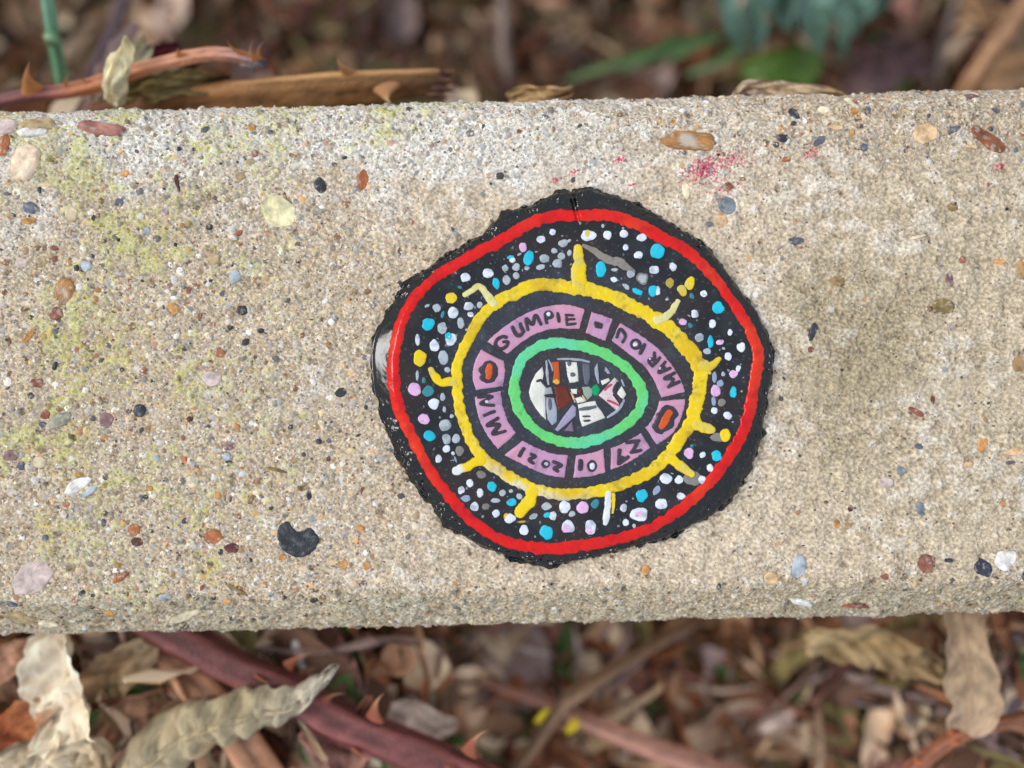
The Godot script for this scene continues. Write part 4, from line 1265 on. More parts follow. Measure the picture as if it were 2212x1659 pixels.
func make_dots() -> void:
	dot("W", -9.92, -9.23, 0.47, 0.49, 0)
	dot("W", -7.82, -9.59, 0.56, 0.45, -10)
	dot("C", -7.07, -8.69, 0.34, 0.56, -20)
	dot("G", -6.26, -10.08, 0.32, 0.34, 0)
	dot("G", -5.23, -10.16, 0.38, 0.36, 0)
	dot("G", -5.23, -9.37, 0.32, 0.32, 0)
	dot("G", -6.13, -8.96, 0.41, 0.45, 0)
	dot("C", -4.07, -10.98, 0.45, 0.75, 15)
	dot("P", -4.61, -11.99, 0.41, 0.45, 0)
	dot("C", -5.79, -11.09, 0.36, 0.18, -10)
	dot("W", -5.60, -10.83, 0.29, 0.26, 0)
	dot("G", -4.93, -11.36, 0.23, 0.11, -25)
	dot("G", -4.22, -10.08, 0.26, 0.21, 0)
	dot("Y", -11.19, -7.34, 0.56, 0.56, 0)
	dot("W", -9.65, -6.59, 0.49, 0.41, 0)
	dot("W", -8.59, -6.67, 0.29, 0.29, 0)
	dot("G", -12.54, -6.41, 0.38, 0.41, 0)
	dot("W", -11.08, -5.99, 0.49, 0.56, 0)
	dot("T", -10.44, -8.32, 0.20, 0.15, 0)
	dot("G", -13.44, -6.59, 0.26, 0.15, -30)
	dot("W", -2.96, -12.73, 0.45, 0.39, 0)
	dot("W", -1.86, -13.40, 0.30, 0.32, 0)
	dot("G", -0.87, -12.38, 0.51, 0.36, -15)
	dot("G", -1.72, -11.69, 0.30, 0.27, 0)
	dot("G", -2.60, -10.97, 0.45, 0.44, 0)
	dot("G", -1.06, -11.18, 0.36, 0.36, 0)
	dot("G", -0.29, -11.51, 0.21, 0.32, 15)
	dot("G", -1.41, -10.49, 0.47, 0.44, 0)
	dot("G", -2.97, -10.19, 0.45, 0.26, -20)
	dot("W", 1.41, -13.08, 0.71, 0.54, 0)
	dot("Y", 1.34, -13.19, 0.38, 0.44, 40)
	dot("W", 3.19, -13.13, 0.41, 0.44, -20)
	dot("W", 4.70, -13.21, 0.38, 0.36, 0)
	dot("W", 6.31, -12.89, 0.47, 0.36, 0)
	dot("W", 4.90, -11.98, 0.29, 0.30, 0)
	dot("W", 6.06, -11.28, 0.44, 0.38, 0)
	dot("C", 7.79, -11.62, 0.68, 0.74, 0)
	dot("W", 7.55, -9.93, 0.49, 0.41, 0)
	dot("W", 9.24, -10.19, 0.36, 0.39, 0)
	dot("C", 2.58, -9.97, 0.53, 0.75, 0)
	dot("G", 3.85, -9.93, 0.34, 0.17, 0)
	dot("W", 3.81, -9.01, 0.36, 0.25, 25)
	dot("G", 4.90, -8.39, 0.39, 0.21, 40)
	dot("C", 5.99, -7.91, 0.51, 0.27, 25)
	dot("W", 7.83, -7.98, 0.27, 0.44, 0)
	dot("C", 7.41, -7.98, 0.47, 0.54, 0)
	dot("G", 5.31, -9.56, 0.39, 0.38, 0)
	dot("M", 6.44, -9.11, 0.56, 0.57, 0)
	dot("G", 6.44, -9.11, 0.44, 0.44, 0)
	dot("K", 8.95, -8.73, 0.38, 0.49, 0)
	dot("Y", 10.79, -8.69, 0.47, 0.64, 12)
	dot("W", 12.10, -7.68, 0.34, 0.34, 0)
	dot("T", 11.01, -7.49, 0.23, 0.32, -30)
	dot("W", 11.28, -5.96, 0.32, 0.29, 0)
	dot("G", 2.76, -13.94, 0.17, 0.18, 0)
	dot("G", -0.35, -12.59, 0.23, 0.15, -30)
	dot("C", 13.41, -6.41, 0.53, 0.60, 0)
	dot("W", 11.28, -5.82, 0.35, 0.40, 0)
	dot("P", 10.15, -5.09, 0.40, 0.32, 0)
	dot("T", 10.86, -4.79, 0.23, 0.25, 0)
	dot("W", 12.94, -4.94, 0.35, 0.41, 0)
	dot("W", 14.55, -4.16, 0.25, 0.30, 0)
	dot("W", 15.53, -2.78, 0.41, 0.45, 0)
	dot("G", 11.72, -3.66, 0.47, 0.43, 0)
	dot("C", 12.73, -3.29, 0.30, 0.63, 0)
	dot("P", 13.62, -3.23, 0.37, 0.28, 0)
	dot("G", 12.42, -2.40, 0.39, 0.33, 0)
	dot("W", 14.35, -1.94, 0.37, 0.41, 0)
	dot("W", 15.28, -0.80, 0.23, 0.33, 15)
	dot("P", 14.85, -0.30, 0.41, 0.40, 0)
	dot("B", 13.09, -0.04, 0.23, 0.53, 0)
	dot("B", 13.65, 0.59, 0.32, 0.37, 35)
	dot("P", 13.22, 1.26, 0.50, 0.53, 0)
	dot("C", 14.81, 1.42, 0.35, 0.52, 0)
	dot("G", 13.92, -0.30, 0.19, 0.23, 0)
	dot("G", 13.95, -2.66, 0.17, 0.13, 0)
	dot("G", 8.70, -7.18, 0.19, 0.12, 0)
	dot("B", 13.02, 2.22, 0.22, 0.44, 0)
	dot("W", 13.06, 3.10, 0.32, 0.34, 0)
	dot("M", 13.78, 2.34, 0.40, 0.36, 0)
	dot("W", 14.30, 3.54, 0.38, 0.42, 0)
	dot("M", 13.38, 5.54, 0.68, 0.44, 0)
	dot("Y", 14.00, 5.34, 0.52, 0.60, 0)
	dot("T", 10.98, 6.34, 0.18, 0.18, 0)
	dot("P", 10.72, 7.00, 0.48, 0.56, 0)
	dot("W", 11.98, 7.18, 0.34, 0.26, -30)
	dot("C", 13.26, 7.22, 0.50, 0.53, 0)
	dot("W", 12.60, 8.36, 0.32, 0.38, 0)
	dot("M", 10.98, 9.30, 0.80, 0.76, 0)
	dot("W", 11.90, 9.42, 0.38, 0.40, 0)
	dot("W", 8.58, 9.34, 0.64, 0.50, -10)
	dot("W", 9.80, 9.46, 0.42, 0.38, 0)
	dot("C", 6.36, 10.94, 0.56, 0.60, 0)
	dot("W", 8.14, 11.70, 0.60, 0.54, 0)
	dot("W", 9.96, 10.96, 0.44, 0.36, 0)
	dot("W", 6.18, 12.64, 0.78, 0.61, 0)
	dot("P", 6.10, 12.64, 0.53, 0.48, 0)
	dot("C", -13.36, -4.91, 0.61, 0.59, 0)
	dot("W", -14.33, -3.42, 0.24, 0.52, 0)
	dot("W", -12.80, -2.90, 0.46, 0.56, 0)
	dot("W", -11.28, -3.54, 0.53, 0.63, 0)
	dot("C", -11.43, -3.76, 0.41, 0.41, 0)
	dot("G", -12.06, -4.54, 0.48, 0.59, 0)
	dot("G", -10.35, -5.02, 0.37, 0.52, 0)
	dot("W", -9.46, -5.79, 0.28, 0.28, 0)
	dot("Y", -14.12, -1.78, 0.61, 0.80, 12)
	dot("G", -11.95, -1.83, 0.52, 0.63, 0)
	dot("G", -11.58, -0.68, 0.28, 0.27, 0)
	dot("P", -14.59, 1.11, 0.56, 0.63, 0)
	dot("T", -13.36, 1.29, 0.52, 0.56, 0)
	dot("W", -12.84, 2.44, 0.53, 0.53, 0)
	dot("G", -12.02, 1.85, 0.24, 0.41, 0)
	dot("P", -13.73, 3.86, 0.53, 0.56, 0)
	dot("G", -11.84, 4.45, 0.59, 0.59, 0)
	dot("G", -11.17, 3.60, 0.22, 0.19, 0)
	dot("C", -13.19, 5.38, 0.52, 0.53, 0)
	dot("T", -12.02, -5.80, 0.16, 0.37, 20)
	dot("G", -11.87, 2.96, 0.16, 0.33, 0)
	dot("G", -14.36, -0.16, 0.15, 0.52, 0)
	dot("T", -13.77, 0.29, 0.19, 0.30, 0)
	dot("G", -9.79, -4.39, 0.16, 0.15, 0)
	dot("G", -10.74, 5.64, 0.41, 0.45, 0)
	dot("W", -11.67, 6.64, 0.36, 0.37, 0)
	dot("M", -10.44, 6.79, 0.43, 0.46, 0)
	dot("W", -11.07, 7.03, 0.18, 0.19, 0)
	dot("B", -10.84, 7.57, 0.10, 0.33, -20)
	dot("W", -12.37, 7.53, 0.33, 0.41, 0)
	dot("M", -8.47, 8.98, 0.49, 0.36, 30)
	dot("W", -9.50, 9.76, 0.33, 0.41, 0)
	dot("W", -10.29, 10.41, 0.33, 0.37, 0)
	dot("C", -7.47, 10.10, 0.46, 0.53, 0)
	dot("W", -8.55, 10.69, 0.33, 0.43, 0)
	dot("G", -6.47, 10.69, 0.36, 0.31, 0)
	dot("G", -7.17, 11.40, 0.43, 0.25, 0)
	dot("C", -5.64, 11.55, 0.48, 0.41, 0)
	dot("G", -4.94, 11.03, 0.33, 0.27, 30)
	dot("W", -9.07, 11.92, 0.39, 0.45, 0)
	dot("W", -7.08, 12.55, 0.36, 0.37, 0)
	dot("W", -5.80, 13.02, 0.52, 0.48, 0)
	dot("O", -6.13, 12.88, 0.30, 0.36, 0)
	dot("B", -9.85, 11.17, 0.45, 0.31, 0)
	dot("W", -4.50, 14.07, 0.45, 0.48, 0)
	dot("G", -5.72, 10.54, 0.21, 0.19, 0)
	dot("G", -3.64, 12.88, 0.45, 0.25, -30)
	dot("K", -4.68, 13.37, 0.45, 0.12, -8)
	dot("G", -11.67, 5.68, 0.37, 0.52, 0)
	dot("M", -8.03, 11.92, 0.37, 0.30, 0)
	dot("G", -2.40, 11.93, 0.54, 0.38, 0)
	dot("W", -1.87, 12.79, 0.39, 0.45, 0)
	dot("C", -2.32, 12.72, 0.41, 0.27, -15)
	dot("W", -0.76, 11.97, 0.53, 0.60, 0)
	dot("G", -0.07, 12.64, 0.32, 0.27, -20)
	dot("P", 0.90, 12.00, 0.54, 0.64, 0)
	dot("T", 2.06, 11.70, 0.36, 0.47, 30)
	dot("W", -0.45, 13.77, 0.62, 0.63, 0)
	dot("P", -0.56, 13.92, 0.47, 0.47, 0)
	dot("W", 1.61, 13.84, 0.56, 0.66, 0)
	dot("P", 1.52, 14.07, 0.44, 0.42, 0)
	dot("C", -2.44, 14.29, 0.60, 0.69, 0)
	dot("W", 4.70, 12.08, 0.32, 0.41, 0)
	dot("W", 6.04, 12.64, 0.86, 0.60, 0)
	dot("P", 6.08, 12.64, 0.60, 0.54, 0)
	dot("W", 4.86, 13.39, 0.34, 0.34, 0)
	dot("B", 7.73, 10.47, 0.27, 0.56, 35)
	dot("G", 5.63, 13.69, 0.17, 0.21, 0)


# ------------------------------------------------------------------ plants
func curve3(p: Array, step: float) -> PackedVector3Array:
	var out := PackedVector3Array()
	for k in p.size() - 1:
		var a: Vector3 = p[maxi(k - 1, 0)]
		var b: Vector3 = p[k]
		var c: Vector3 = p[k + 1]
		var d: Vector3 = p[mini(k + 2, p.size() - 1)]
		var m := maxi(1, ceili(b.distance_to(c) / step))
		for t in m:
			out.append(b.cubic_interpolate(c, a, d, float(t) / m))
	out.append(p[p.size() - 1])
	return out


func pick(list: Array, u: float) -> Variant:
	var f := clampf(u, 0.0, 1.0) * (list.size() - 1)
	var k := int(f)
	var k2 := mini(k + 1, list.size() - 1)
	if list[0] is Color:
		return (list[k] as Color).lerp(list[k2], f - k)
	return lerpf(list[k], list[k2], f - k)


func stem(parent: Node, called: String, p: Array, radii_list: Array, colours: Array, mat: String, ridges := 5, ridge := 0.10) -> void:
	var line := curve3(p, 0.9)
	var s := Shape.new()
	var n := line.size()
	var segs := 20
	var sx := rng.randf() * 500.0
	for k in n:
		var t := (line[mini(k + 1, n - 1)] - line[maxi(k - 1, 0)]).normalized()
		var side := t.cross(Vector3.UP)
		if side.length() < 0.2:
			side = t.cross(Vector3.BACK)
		side = side.normalized()
		var up := side.cross(t).normalized()
		var u := float(k) / (n - 1)
		var r: float = pick(radii_list, u)
		var c: Color = pick(colours, u)
		for j in segs:
			var ph := TAU * j / segs
			var rr := r * (1.0 + ridge * cos(ridges * ph + 0.6) + 0.14 * medium.get_noise_3d(sx + k * 2.4, cos(ph) * 9.0, sin(ph) * 9.0) + 0.06 * fine.get_noise_3d(sx + k * 2.0, cos(ph) * 9.0, sin(ph) * 9.0))
			if k == 0 or k == n - 1:
				rr *= 0.75
			s.v.append(line[k] + (side * cos(ph) + up * sin(ph)) * rr)
			var st := 0.6 * medium.get_noise_3d(sx + k * 1.6, cos(ph) * 26.0, sin(ph) * 26.0) + 0.5 * fine.get_noise_3d(sx + k * 5.0, cos(ph) * 20.0, sin(ph) * 20.0) + 0.3 * cos(ridges * ph + 0.6) * signf(ridge)
			s.c.append(vary(c, st))
	s.weave(0, n, segs, true)
	for e in 2:
		var hub := s.v.size()
		s.v.append(line[0] if e == 0 else line[n - 1])
		s.c.append(pick(colours, float(e)) * 0.8)
		var f0 := 0 if e == 0 else (n - 1) * segs
		for j in segs:
			var a := f0 + j
			var b := f0 + (j + 1) % segs
			s.i.append_array([hub, b, a] if e == 0 else [hub, a, b])
	put(called, s, mats[mat], parent)


func thorn(parent: Node, base: Vector3, tip: Vector3, wide: float, c1: Color, c2: Color, along := Vector3.ZERO) -> void:
	var s := Shape.new()
	var t := (tip - base).normalized()
	var side := (along - t * along.dot(t)) if along != Vector3.ZERO else t.cross(Vector3.UP)
	side = side.normalized()
	var up := side.cross(t).normalized()
	var bend := side * base.distance_to(tip) * 0.16
	var rings := 8
	for k in rings:
		var u := float(k) / (rings - 1)
		var r := wide * 0.62 * (pow(1.0 - u, 2.3) * 0.85 + 0.15 * (1.0 - u) + 0.012)
		var o := base.lerp(tip, u) + bend * sin(u * PI) * -0.6
		for j in 10:
			var ph := TAU * j / 10.0
			s.v.append(o + side * cos(ph) * r * 1.25 + up * sin(ph) * r * 0.55)
			s.c.append(vary(c1.lerp(c2, smoothstep(0.25, 1.0, u)), 0.2 * medium.get_noise_2d(k * 13.0, j * 9.0)))
	s.weave(0, rings, 10, true)
	put("thorn", s, mats["bark"], parent)


# a leaf: midrib path, half widths along it, how far the blade rolls up, how crumpled it is
func leaf_shape(p: Array, halves: Array, curl: Array, roll: float, crumple: float, colours: Array, spots: float, rows_step := 0.45) -> Array:
	var line := curve3(p, rows_step)
	var n := line.size()
	var cols := 25
	var s := Shape.new()
	var rib := Shape.new()
	var sx := rng.randf() * 700.0
	for k in n:
		var u := float(k) / (n - 1)
		var t := (line[mini(k + 1, n - 1)] - line[maxi(k - 1, 0)]).normalized()
		var side := t.cross(Vector3.UP)
		if side.length() < 0.15:
			side = t.cross(Vector3.BACK)
		side = side.normalized().rotated(t, roll)
		var up := side.cross(t).normalized()
		var w: float = pick(halves, u)
		var cu: float = pick(curl, u)
		var base: Color = pick(colours, u)
		for j in cols:
			var q := (j / float(cols - 1)) * 2.0 - 1.0
			var ky := k * rows_step / 0.8
			var ww := w * (1.0 + 0.4 * coarse.get_noise_2d(sx + ky * 7.0, signf(q) * 60.0) + 0.10 * medium.get_noise_2d(sx + ky * 5.0, signf(q) * 30.0))
			var off := q * ww
			var rise := 0.0
			if absf(cu) > 0.02:
				off = ww * sin(cu * q) / cu
				rise = ww * (1.0 - cos(cu * q)) / cu
			var veins := sin((u * (n * rows_step) * 0.9 - absf(q) * 2.4) * 2.2)
			var bump := crumple * (coarse.get_noise_2d(sx + ky * 5.5, q * 34.0) * 2.6 + medium.get_noise_2d(sx + ky * 7.0, q * 26.0) * 1.5 + 0.35 * fine.get_noise_2d(sx + ky * 8.0, q * 24.0)) + 0.22 * crumple * veins
			s.v.append(line[k] + side * off + up * (rise + bump))
			var spot := clampf(fine.get_noise_2d(sx + ky * 6.0, q * 30.0 + 9.0) * 2.6 - 0.55, 0.0, 1.0) * spots
			var c := vary(base, 0.5 * coarse.get_noise_2d(sx + ky * 6.0, q * 30.0) + 0.5 * medium.get_noise_2d(sx + ky * 8.0, q * 34.0) + 0.16 * veins + 0.28)
			c = c.lerp(vary(base, 0.55), smoothstep(0.95, 1.0, absf(q)) * 0.6)
			s.c.append(c.lerp(rgb(58, 46, 34), spot))
		for j in 5:
			var q := (j - 2) / 2.0
			rib.v.append(line[k] + side * q * maxf(0.05 * w, 0.14) + up * (crumple * (coarse.get_noise_2d(sx + k * rows_step / 0.8 * 5.5, 0.0) * 2.6 + medium.get_noise_2d(sx + k * rows_step / 0.8 * 7.0, 0.0) * 1.5) - 0.18 + 0.36 * (1.0 - q * q)))
			rib.c.append(vary(base, 0.35))
	s.weave(0, n, cols)
	rib.weave(0, n, 5)
	return [s, rib]


func leaf(called: String, label: String, p: Array, halves: Array, curl: Array, roll: float, crumple: float, colours: Array, spots := 0.5, mat := "dead_leaf", category := "leaf", group := "") -> Node3D:
	var o := thing(called, label, category, group)
	var made := leaf_shape(p, halves, curl, roll, crumple, colours, spots)
	put("blade", made[0], mats[mat], o)
	put("midrib", made[1], mats[mat], o)
	return o


# a stalk that carries a leaf from the ground
func rooted(o: Node3D, px: float, py: float, h: float, foot_x: float, foot_z: float, c: Color, wide := 0.35) -> void:
	var a := pt(px, py, h)
	var b := Vector3(a.x + foot_x, 0, a.z + foot_z)
	b.y = ground_at(b.x, b.z) - 1.0
	stem(o, "stalk", [a, a.lerp(b, 0.45) + Vector3(0.6, 1.5, 0.4), b], [wide * 0.8, wide, wide * 1.2], [c, vary(c, -0.15), vary(c, -0.3)], "bark", 3, 0.1)


func make_front_plants() -> void:
	var o := thing("bramble", "thick purple red ridged bramble stem slanting down from under the kerb", "bramble")
	stem(o, "stem", [near(230, 1290, 21), near(360, 1362, 19), near(500, 1440, 17.5), near(667, 1520, 17), near(737, 1562, 17), near(937, 1642, 16.5), near(1180, 1760, 16), pt(1400, 1880, 20), pt(1620, 2020, 40), pt(1700, 2080, 50)], [1.9, 1.95, 2.0], [rgb(124, 74, 70), rgb(124, 70, 66), rgb(134, 70, 58), rgb(146, 72, 52)], "bark", 5, 0.13)
	for t in [[560, 1462, 15.2, 592, 1486, 12.6, 1.0], [545, 1492, 16.5, 562, 1520, 14.0, 0.8], [622, 1440, 17.5, 678, 1411, 15.0, 1.0], [700, 1514, 15.2, 748, 1498, 12.0, 0.95], [810, 1552, 15.0, 828, 1498, 11.5, 1.35], [1014, 1626, 14.5, 1052, 1577, 11.0, 1.35], [768, 1618, 15.0, 812, 1652, 12.0, 1.0], [975, 1656, 13.6, 985, 1690, 11.5, 1.0]]:
		thorn(o, near(t[0], t[1], t[2]), near(t[3], t[4], t[5]), t[6], rgb(150, 82, 58), rgb(214, 160, 118), Vector3(0.85, 0, 0.5))
	o = thing("dead_cane", "dry tan cane with a dark groove passing beneath the curled grey leaf", "dead cane")
	stem(o, "stem", [near(300, 1310, 27), near(352, 1384, 23.5), near(420, 1472, 20), near(485, 1548, 18), near(535, 1620, 18), near(600, 1710, 20)], [1.5, 1.7, 1.75, 1.7], [rgb(184, 136, 106), rgb(178, 126, 92), rgb(182, 130, 98)], "bark", 3, -0.22)
	stem(o, "splinter", [near(372, 1455, 18.5), near(395, 1500, 17), near(412, 1522, 17)], [0.5, 0.6, 0.2], [rgb(200, 150, 116), rgb(190, 140, 100)], "bark", 3, 0.1)
	o = thing("fallen_twig", "smooth pinkish brown stem tapering to a point in front of the kerb, blurred", "twig")
	stem(o, "stem", [pt(1045, 1476, 31), pt(1120, 1500, 29), pt(1190, 1524, 28), pt(1300, 1574, 27), pt(1480, 1645, 28), pt(1640, 1706, 32), pt(1800, 1770, 46)], [0.3, 1.0, 1.6, 1.9, 1.9], [rgb(186, 132, 112), rgb(198, 142, 120), rgb(200, 144, 122)], "bark", 4, 0.05)
	o = thing("thin_twig", "thin bent brown twig running from the kerb to the lower edge", "twig")
	stem(o, "stem", [pt(1590, 1296, 38), pt(1520, 1338, 33), pt(1475, 1358, 30), pt(1320, 1450, 25), pt(1262, 1490, 24), pt(1215, 1526, 24), pt(1160, 1605, 26), pt(1095, 1690, 31), pt(1040, 1790, 40)], [0.62, 0.68, 0.95, 0.7, 0.72], [rgb(122, 94, 70), rgb(130, 100, 76), rgb(104, 78, 56)], "bark", 3, 0.12)
	stem(o, "side_twig", [pt(1215, 1526, 24), pt(1203, 1500, 25), pt(1198, 1470, 27)], [0.62, 0.5, 0.3], [rgb(74, 52, 44), rgb(62, 44, 38)], "bark", 3, 0.1)
	o = thing("dark_twig", "short dark brown twig lying in the shade in front of the kerb", "twig")
	stem(o, "stem", [near(1048, 1380, 36), near(1000, 1446, 35), near(954, 1513, 34), near(905, 1582, 34)], [0.4, 0.7, 0.75, 0.95], [rgb(58, 42, 40), rgb(46, 34, 33)], "bark", 3, 0.1)
	o = thing("bramble", "thin orange brown thorny stem in the lower right corner", "bramble")
	stem(o, "stem", [near(2290, 1530, 24), near(2200, 1552, 22), near(2120, 1570, 21), near(2058, 1594, 21), near(1985, 1648, 21), near(1930, 1700, 21)], [0.7, 0.75, 0.8, 0.85], [rgb(140, 92, 66), rgb(156, 96, 68), rgb(160, 102, 76)], "bark", 5, 0.1)
	for t in [[2063, 1588, 21, 2048, 1562, 18, 1.0], [2062, 1600, 20.5, 2090, 1608, 18.5, 1.0], [1990, 1650, 20.5, 1976, 1632, 18.5, 1.1], [2150, 1560, 21, 2165, 1540, 18.5, 0.9]]:
		thorn(o, near(t[0], t[1], t[2]), near(t[3], t[4], t[5]), t[6], rgb(186, 104, 60), rgb(206, 130, 84), Vector3(0.9, 0, -0.3))
	o = thing("dead_cane", "dull purple cane crossing behind the orange thorny stem at the right", "dead cane")
	stem(o, "stem", [pt(2300, 1420, 28), pt(2215, 1490, 27), pt(2140, 1552, 27), pt(2058, 1626, 27), pt(1975, 1706, 27)], [1.4, 1.35, 1.3], [rgb(116, 100, 106), rgb(104, 88, 94)], "bark", 4, 0.06)
	o = thing("grass_blade", "green grass blade at the right edge below the kerb", "grass blade")
	var g := leaf_shape([pt(2203, 1300, 33), pt(2206, 1360, 27), pt(2212, 1440, 22), pt(2220, 1490, 20)], [0.6, 0.7, 0.6, 0.3], [0.6, 0.6], 0.0, 0.0, [rgb(50, 112, 62), rgb(62, 126, 70)], 0.0)
	put("blade", g[0], mats["green_leaf"], o)
	o = thing("red_twig", "reddish stem at the lower edge below the curled grey leaf", "twig")
	stem(o, "stem", [near(560, 1690, 27), near(640, 1650, 27), near(737, 1614, 27), near(800, 1592, 29)], [0.9, 0.85, 0.7, 0.5], [rgb(164, 92, 70), rgb(150, 80, 62)], "bark", 5, 0.08)
	o = thing("pink_stalk", "thin pinkish stalk standing beside the dry leaf under the kerb", "stalk")
	stem(o, "stem", [near(255, 1340, 20), near(264, 1372, 20), near(275, 1412, 21)], [0.32, 0.35, 0.3], [rgb(196, 150, 128), rgb(186, 140, 118)], "bark", 3, 0.05)
	var straws := [[1080, 1381, 1140, 1402, 1196, 1416, 0.42, "straw", "pale straw lying under the kerb above the pinkish stem", rgb(186, 168, 160)], [1236, 1340, 1244, 1380, 1251, 1420, 0.4, "straw", "pale upright straw under the kerb left of the thin bent twig", rgb(176, 158, 150)], [1600, 1604, 1690, 1512, 1795, 1416, 0.5, "twig", "long thin dull twig slanting past the seed husk up to the kerb", rgb(120, 96, 84)], [1735, 1478, 1790, 1452, 1856, 1418, 0.55, "twig", "greyish twig slanting just below the ragged tan leaf", rgb(142, 122, 118)], [1856, 1606, 1890, 1550, 1928, 1498, 0.5, "twig", "dull brown twig beside the dark curled leaf, on its left", rgb(112, 88, 76)], [735, 1484, 800, 1450, 862, 1442, 0.5, "twig", "mauve brown twig below the crumpled pale leaf", rgb(130, 100, 94)], [1330, 1640, 1400, 1600, 1462, 1540, 0.45, "straw", "pale straw under the right part of the pinkish stem", rgb(160, 138, 122)], [1480, 1480, 1560, 1492, 1640, 1480, 0.45, "straw", "level buff straw between the thin twig and the seed husk", rgb(166, 142, 122)], [640, 1364, 700, 1384, 752, 1420, 0.4, "straw", "short grey straw under the kerb above the bramble", rgb(170, 152, 144)]]
	for e in straws:
		o = thing(e[7], e[8], e[7])
		stem(o, "stem", [near(e[0], e[1], 36), near(e[2], e[3], 34), near(e[4], e[5], 35)], [float(e[6]), float(e[6]) * 0.9, float(e[6]) * 0.6], [e[9], vary(e[9], 0.15), vary(e[9], -0.1)], "bark", 3, 0.08)
	# leaves, near ones first
	leaf("curled_leaf", "large grey green dead leaf rolled into a tube, lying over the cane", [near(268, 1700, 14), near(330, 1640, 13), near(400, 1595, 11), near(470, 1566, 10.5), near(560, 1545, 10), near(630, 1524, 10), near(676, 1490, 9.5), near(722, 1440, 9)], [4.6, 5.6, 6.6, 6.6, 6.0, 4.4, 2.0, 0.5], [1.9, 2.2, 2.5, 2.6, 2.6, 2.4, 2.0], PI, 0.8, [rgb(196, 176, 144), rgb(172, 154, 122), rgb(170, 152, 120), rgb(160, 144, 114), rgb(182, 170, 148), rgb(204, 194, 178)], 0.6)
	leaf("folded_leaf", "pale cream dry leaf standing folded in the lower left, with dark specks", [near(128, 1352, 17), near(128, 1400, 15.5), near(140, 1470, 14), near(152, 1540, 13), near(168, 1600, 13)], [1.8, 3.6, 4.6, 4.6, 3.8], [0.8, 0.9, 1.0, 0.8], 0.3, 0.5, [rgb(208, 190, 164), rgb(224, 208, 184), rgb(222, 202, 174), rgb(214, 192, 160)], 0.45)
	leaf("spread_leaf", "olive brown spotted leaf lying behind the folded cream leaf", [near(335, 1388, 20), near(290, 1424, 19.5), near(236, 1470, 19.5), near(205, 1530, 20), near(190, 1600, 21)], [0.8, 2.7, 3.2, 2.8, 1.4], [0.3, 0.5, 0.4], 0.1, 0.35, [rgb(200, 174, 138), rgb(180, 150, 112), rgb(164, 130, 96), rgb(146, 114, 84)], 0.8)
	leaf("rust_leaf", "glossy rust brown leaf with a pale rim curling in the lower left corner", [near(-30, 1610, 15), near(20, 1580, 14.5), near(70, 1548, 14), near(124, 1510, 14)], [1.4, 2.3, 2.5, 1.2], [0.8, 1.0, 0.8], -0.35, 0.35, [rgb(92, 48, 28), rgb(128, 66, 36), rgb(150, 92, 56), rgb(196, 170, 136)], 0.3)
	leaf("lobed_leaf", "wavy cream dead leaf at the bottom left edge", [near(-20, 1650, 15), near(50, 1642, 14), near(110, 1634, 13.5), near(170, 1640, 13.5), near(240, 1652, 15)], [1.6, 2.6, 2.9, 2.6, 1.2], [-0.7, -1.1, -0.8], 0.2, 0.5, [rgb(206, 188, 158), rgb(190, 168, 136), rgb(202, 182, 150), rgb(178, 154, 122)], 0.4)
	leaf("edge_leaf", "pinkish brown leaf with a pale curved rim at the left edge", [near(-40, 1440, 18), near(10, 1420, 17), near(60, 1404, 17), near(96, 1380, 18)], [2.2, 2.6, 2.2, 0.6], [0.7, 0.9, 0.7], 0.35, 0.3, [rgb(150, 108, 84), rgb(168, 124, 98), rgb(150, 104, 78)], 0.4)
	leaf("brown_leaf", "wide pinkish brown leaf lying under the curled grey leaf", [near(225, 1640, 22), near(262, 1590, 21), near(320, 1540, 21), near(390, 1506, 22), near(440, 1490, 23)], [1.2, 2.8, 3.0, 2.0, 0.8], [0.5, 0.7, 0.5], 0.2, 0.4, [rgb(176, 128, 98), rgb(186, 140, 106), rgb(170, 122, 92)], 0.5)
	leaf("torn_leaf", "torn pale leaf strip standing at the bottom edge below the folded cream leaf", [near(60, 1690, 14), near(82, 1640, 13), near(104, 1596, 13), near(118, 1556, 14)], [1.3, 1.7, 1.4, 0.5], [0.9, 1.3, 0.9], 0.3, 0.4, [rgb(198, 178, 148), rgb(212, 194, 166), rgb(190, 168, 136)], 0.4)
	leaf("small_leaf", "small cream leaf with dark edges at the lower left, right of the torn strip", [near(196, 1690, 15), near(206, 1640, 14), near(200, 1600, 14)], [1.2, 1.9, 0.6], [1.0, 1.2, 1.0], -0.3, 0.4, [rgb(204, 184, 154), rgb(190, 168, 134), rgb(206, 188, 162)], 0.5)
	leaf("scrap_leaf", "grey buff leaf scrap under the kerb between the folded leaf and the bramble", [near(190, 1366, 24), near(224, 1386, 23), near(258, 1390, 24)], [0.8, 1.8, 0.8], [0.5, 0.7, 0.5], 0.2, 0.3, [rgb(186, 172, 156), rgb(170, 154, 138)], 0.3)
	leaf("red_leaf", "orange red dead leaf tucked under the kerb at the left edge", [near(-40, 1390, 26), near(10, 1376, 25), near(70, 1366, 26)], [1.4, 1.8, 1.0], [0.4, 0.5], 0.0, 0.3, [rgb(160, 66, 32), rgb(150, 60, 30), rgb(110, 52, 34)], 0.4)
	leaf("pale_leaf", "crumpled pale leaf hanging just below the kerb, right of the bramble", [near(745, 1370, 30), near(800, 1402, 29), near(850, 1424, 29), near(880, 1460, 30)], [0.8, 1.5, 1.7, 0.8], [0.9, 1.2, 0.9], 0.5, 0.6, [rgb(190, 172, 150), rgb(200, 184, 158), rgb(150, 126, 98)], 0.3)
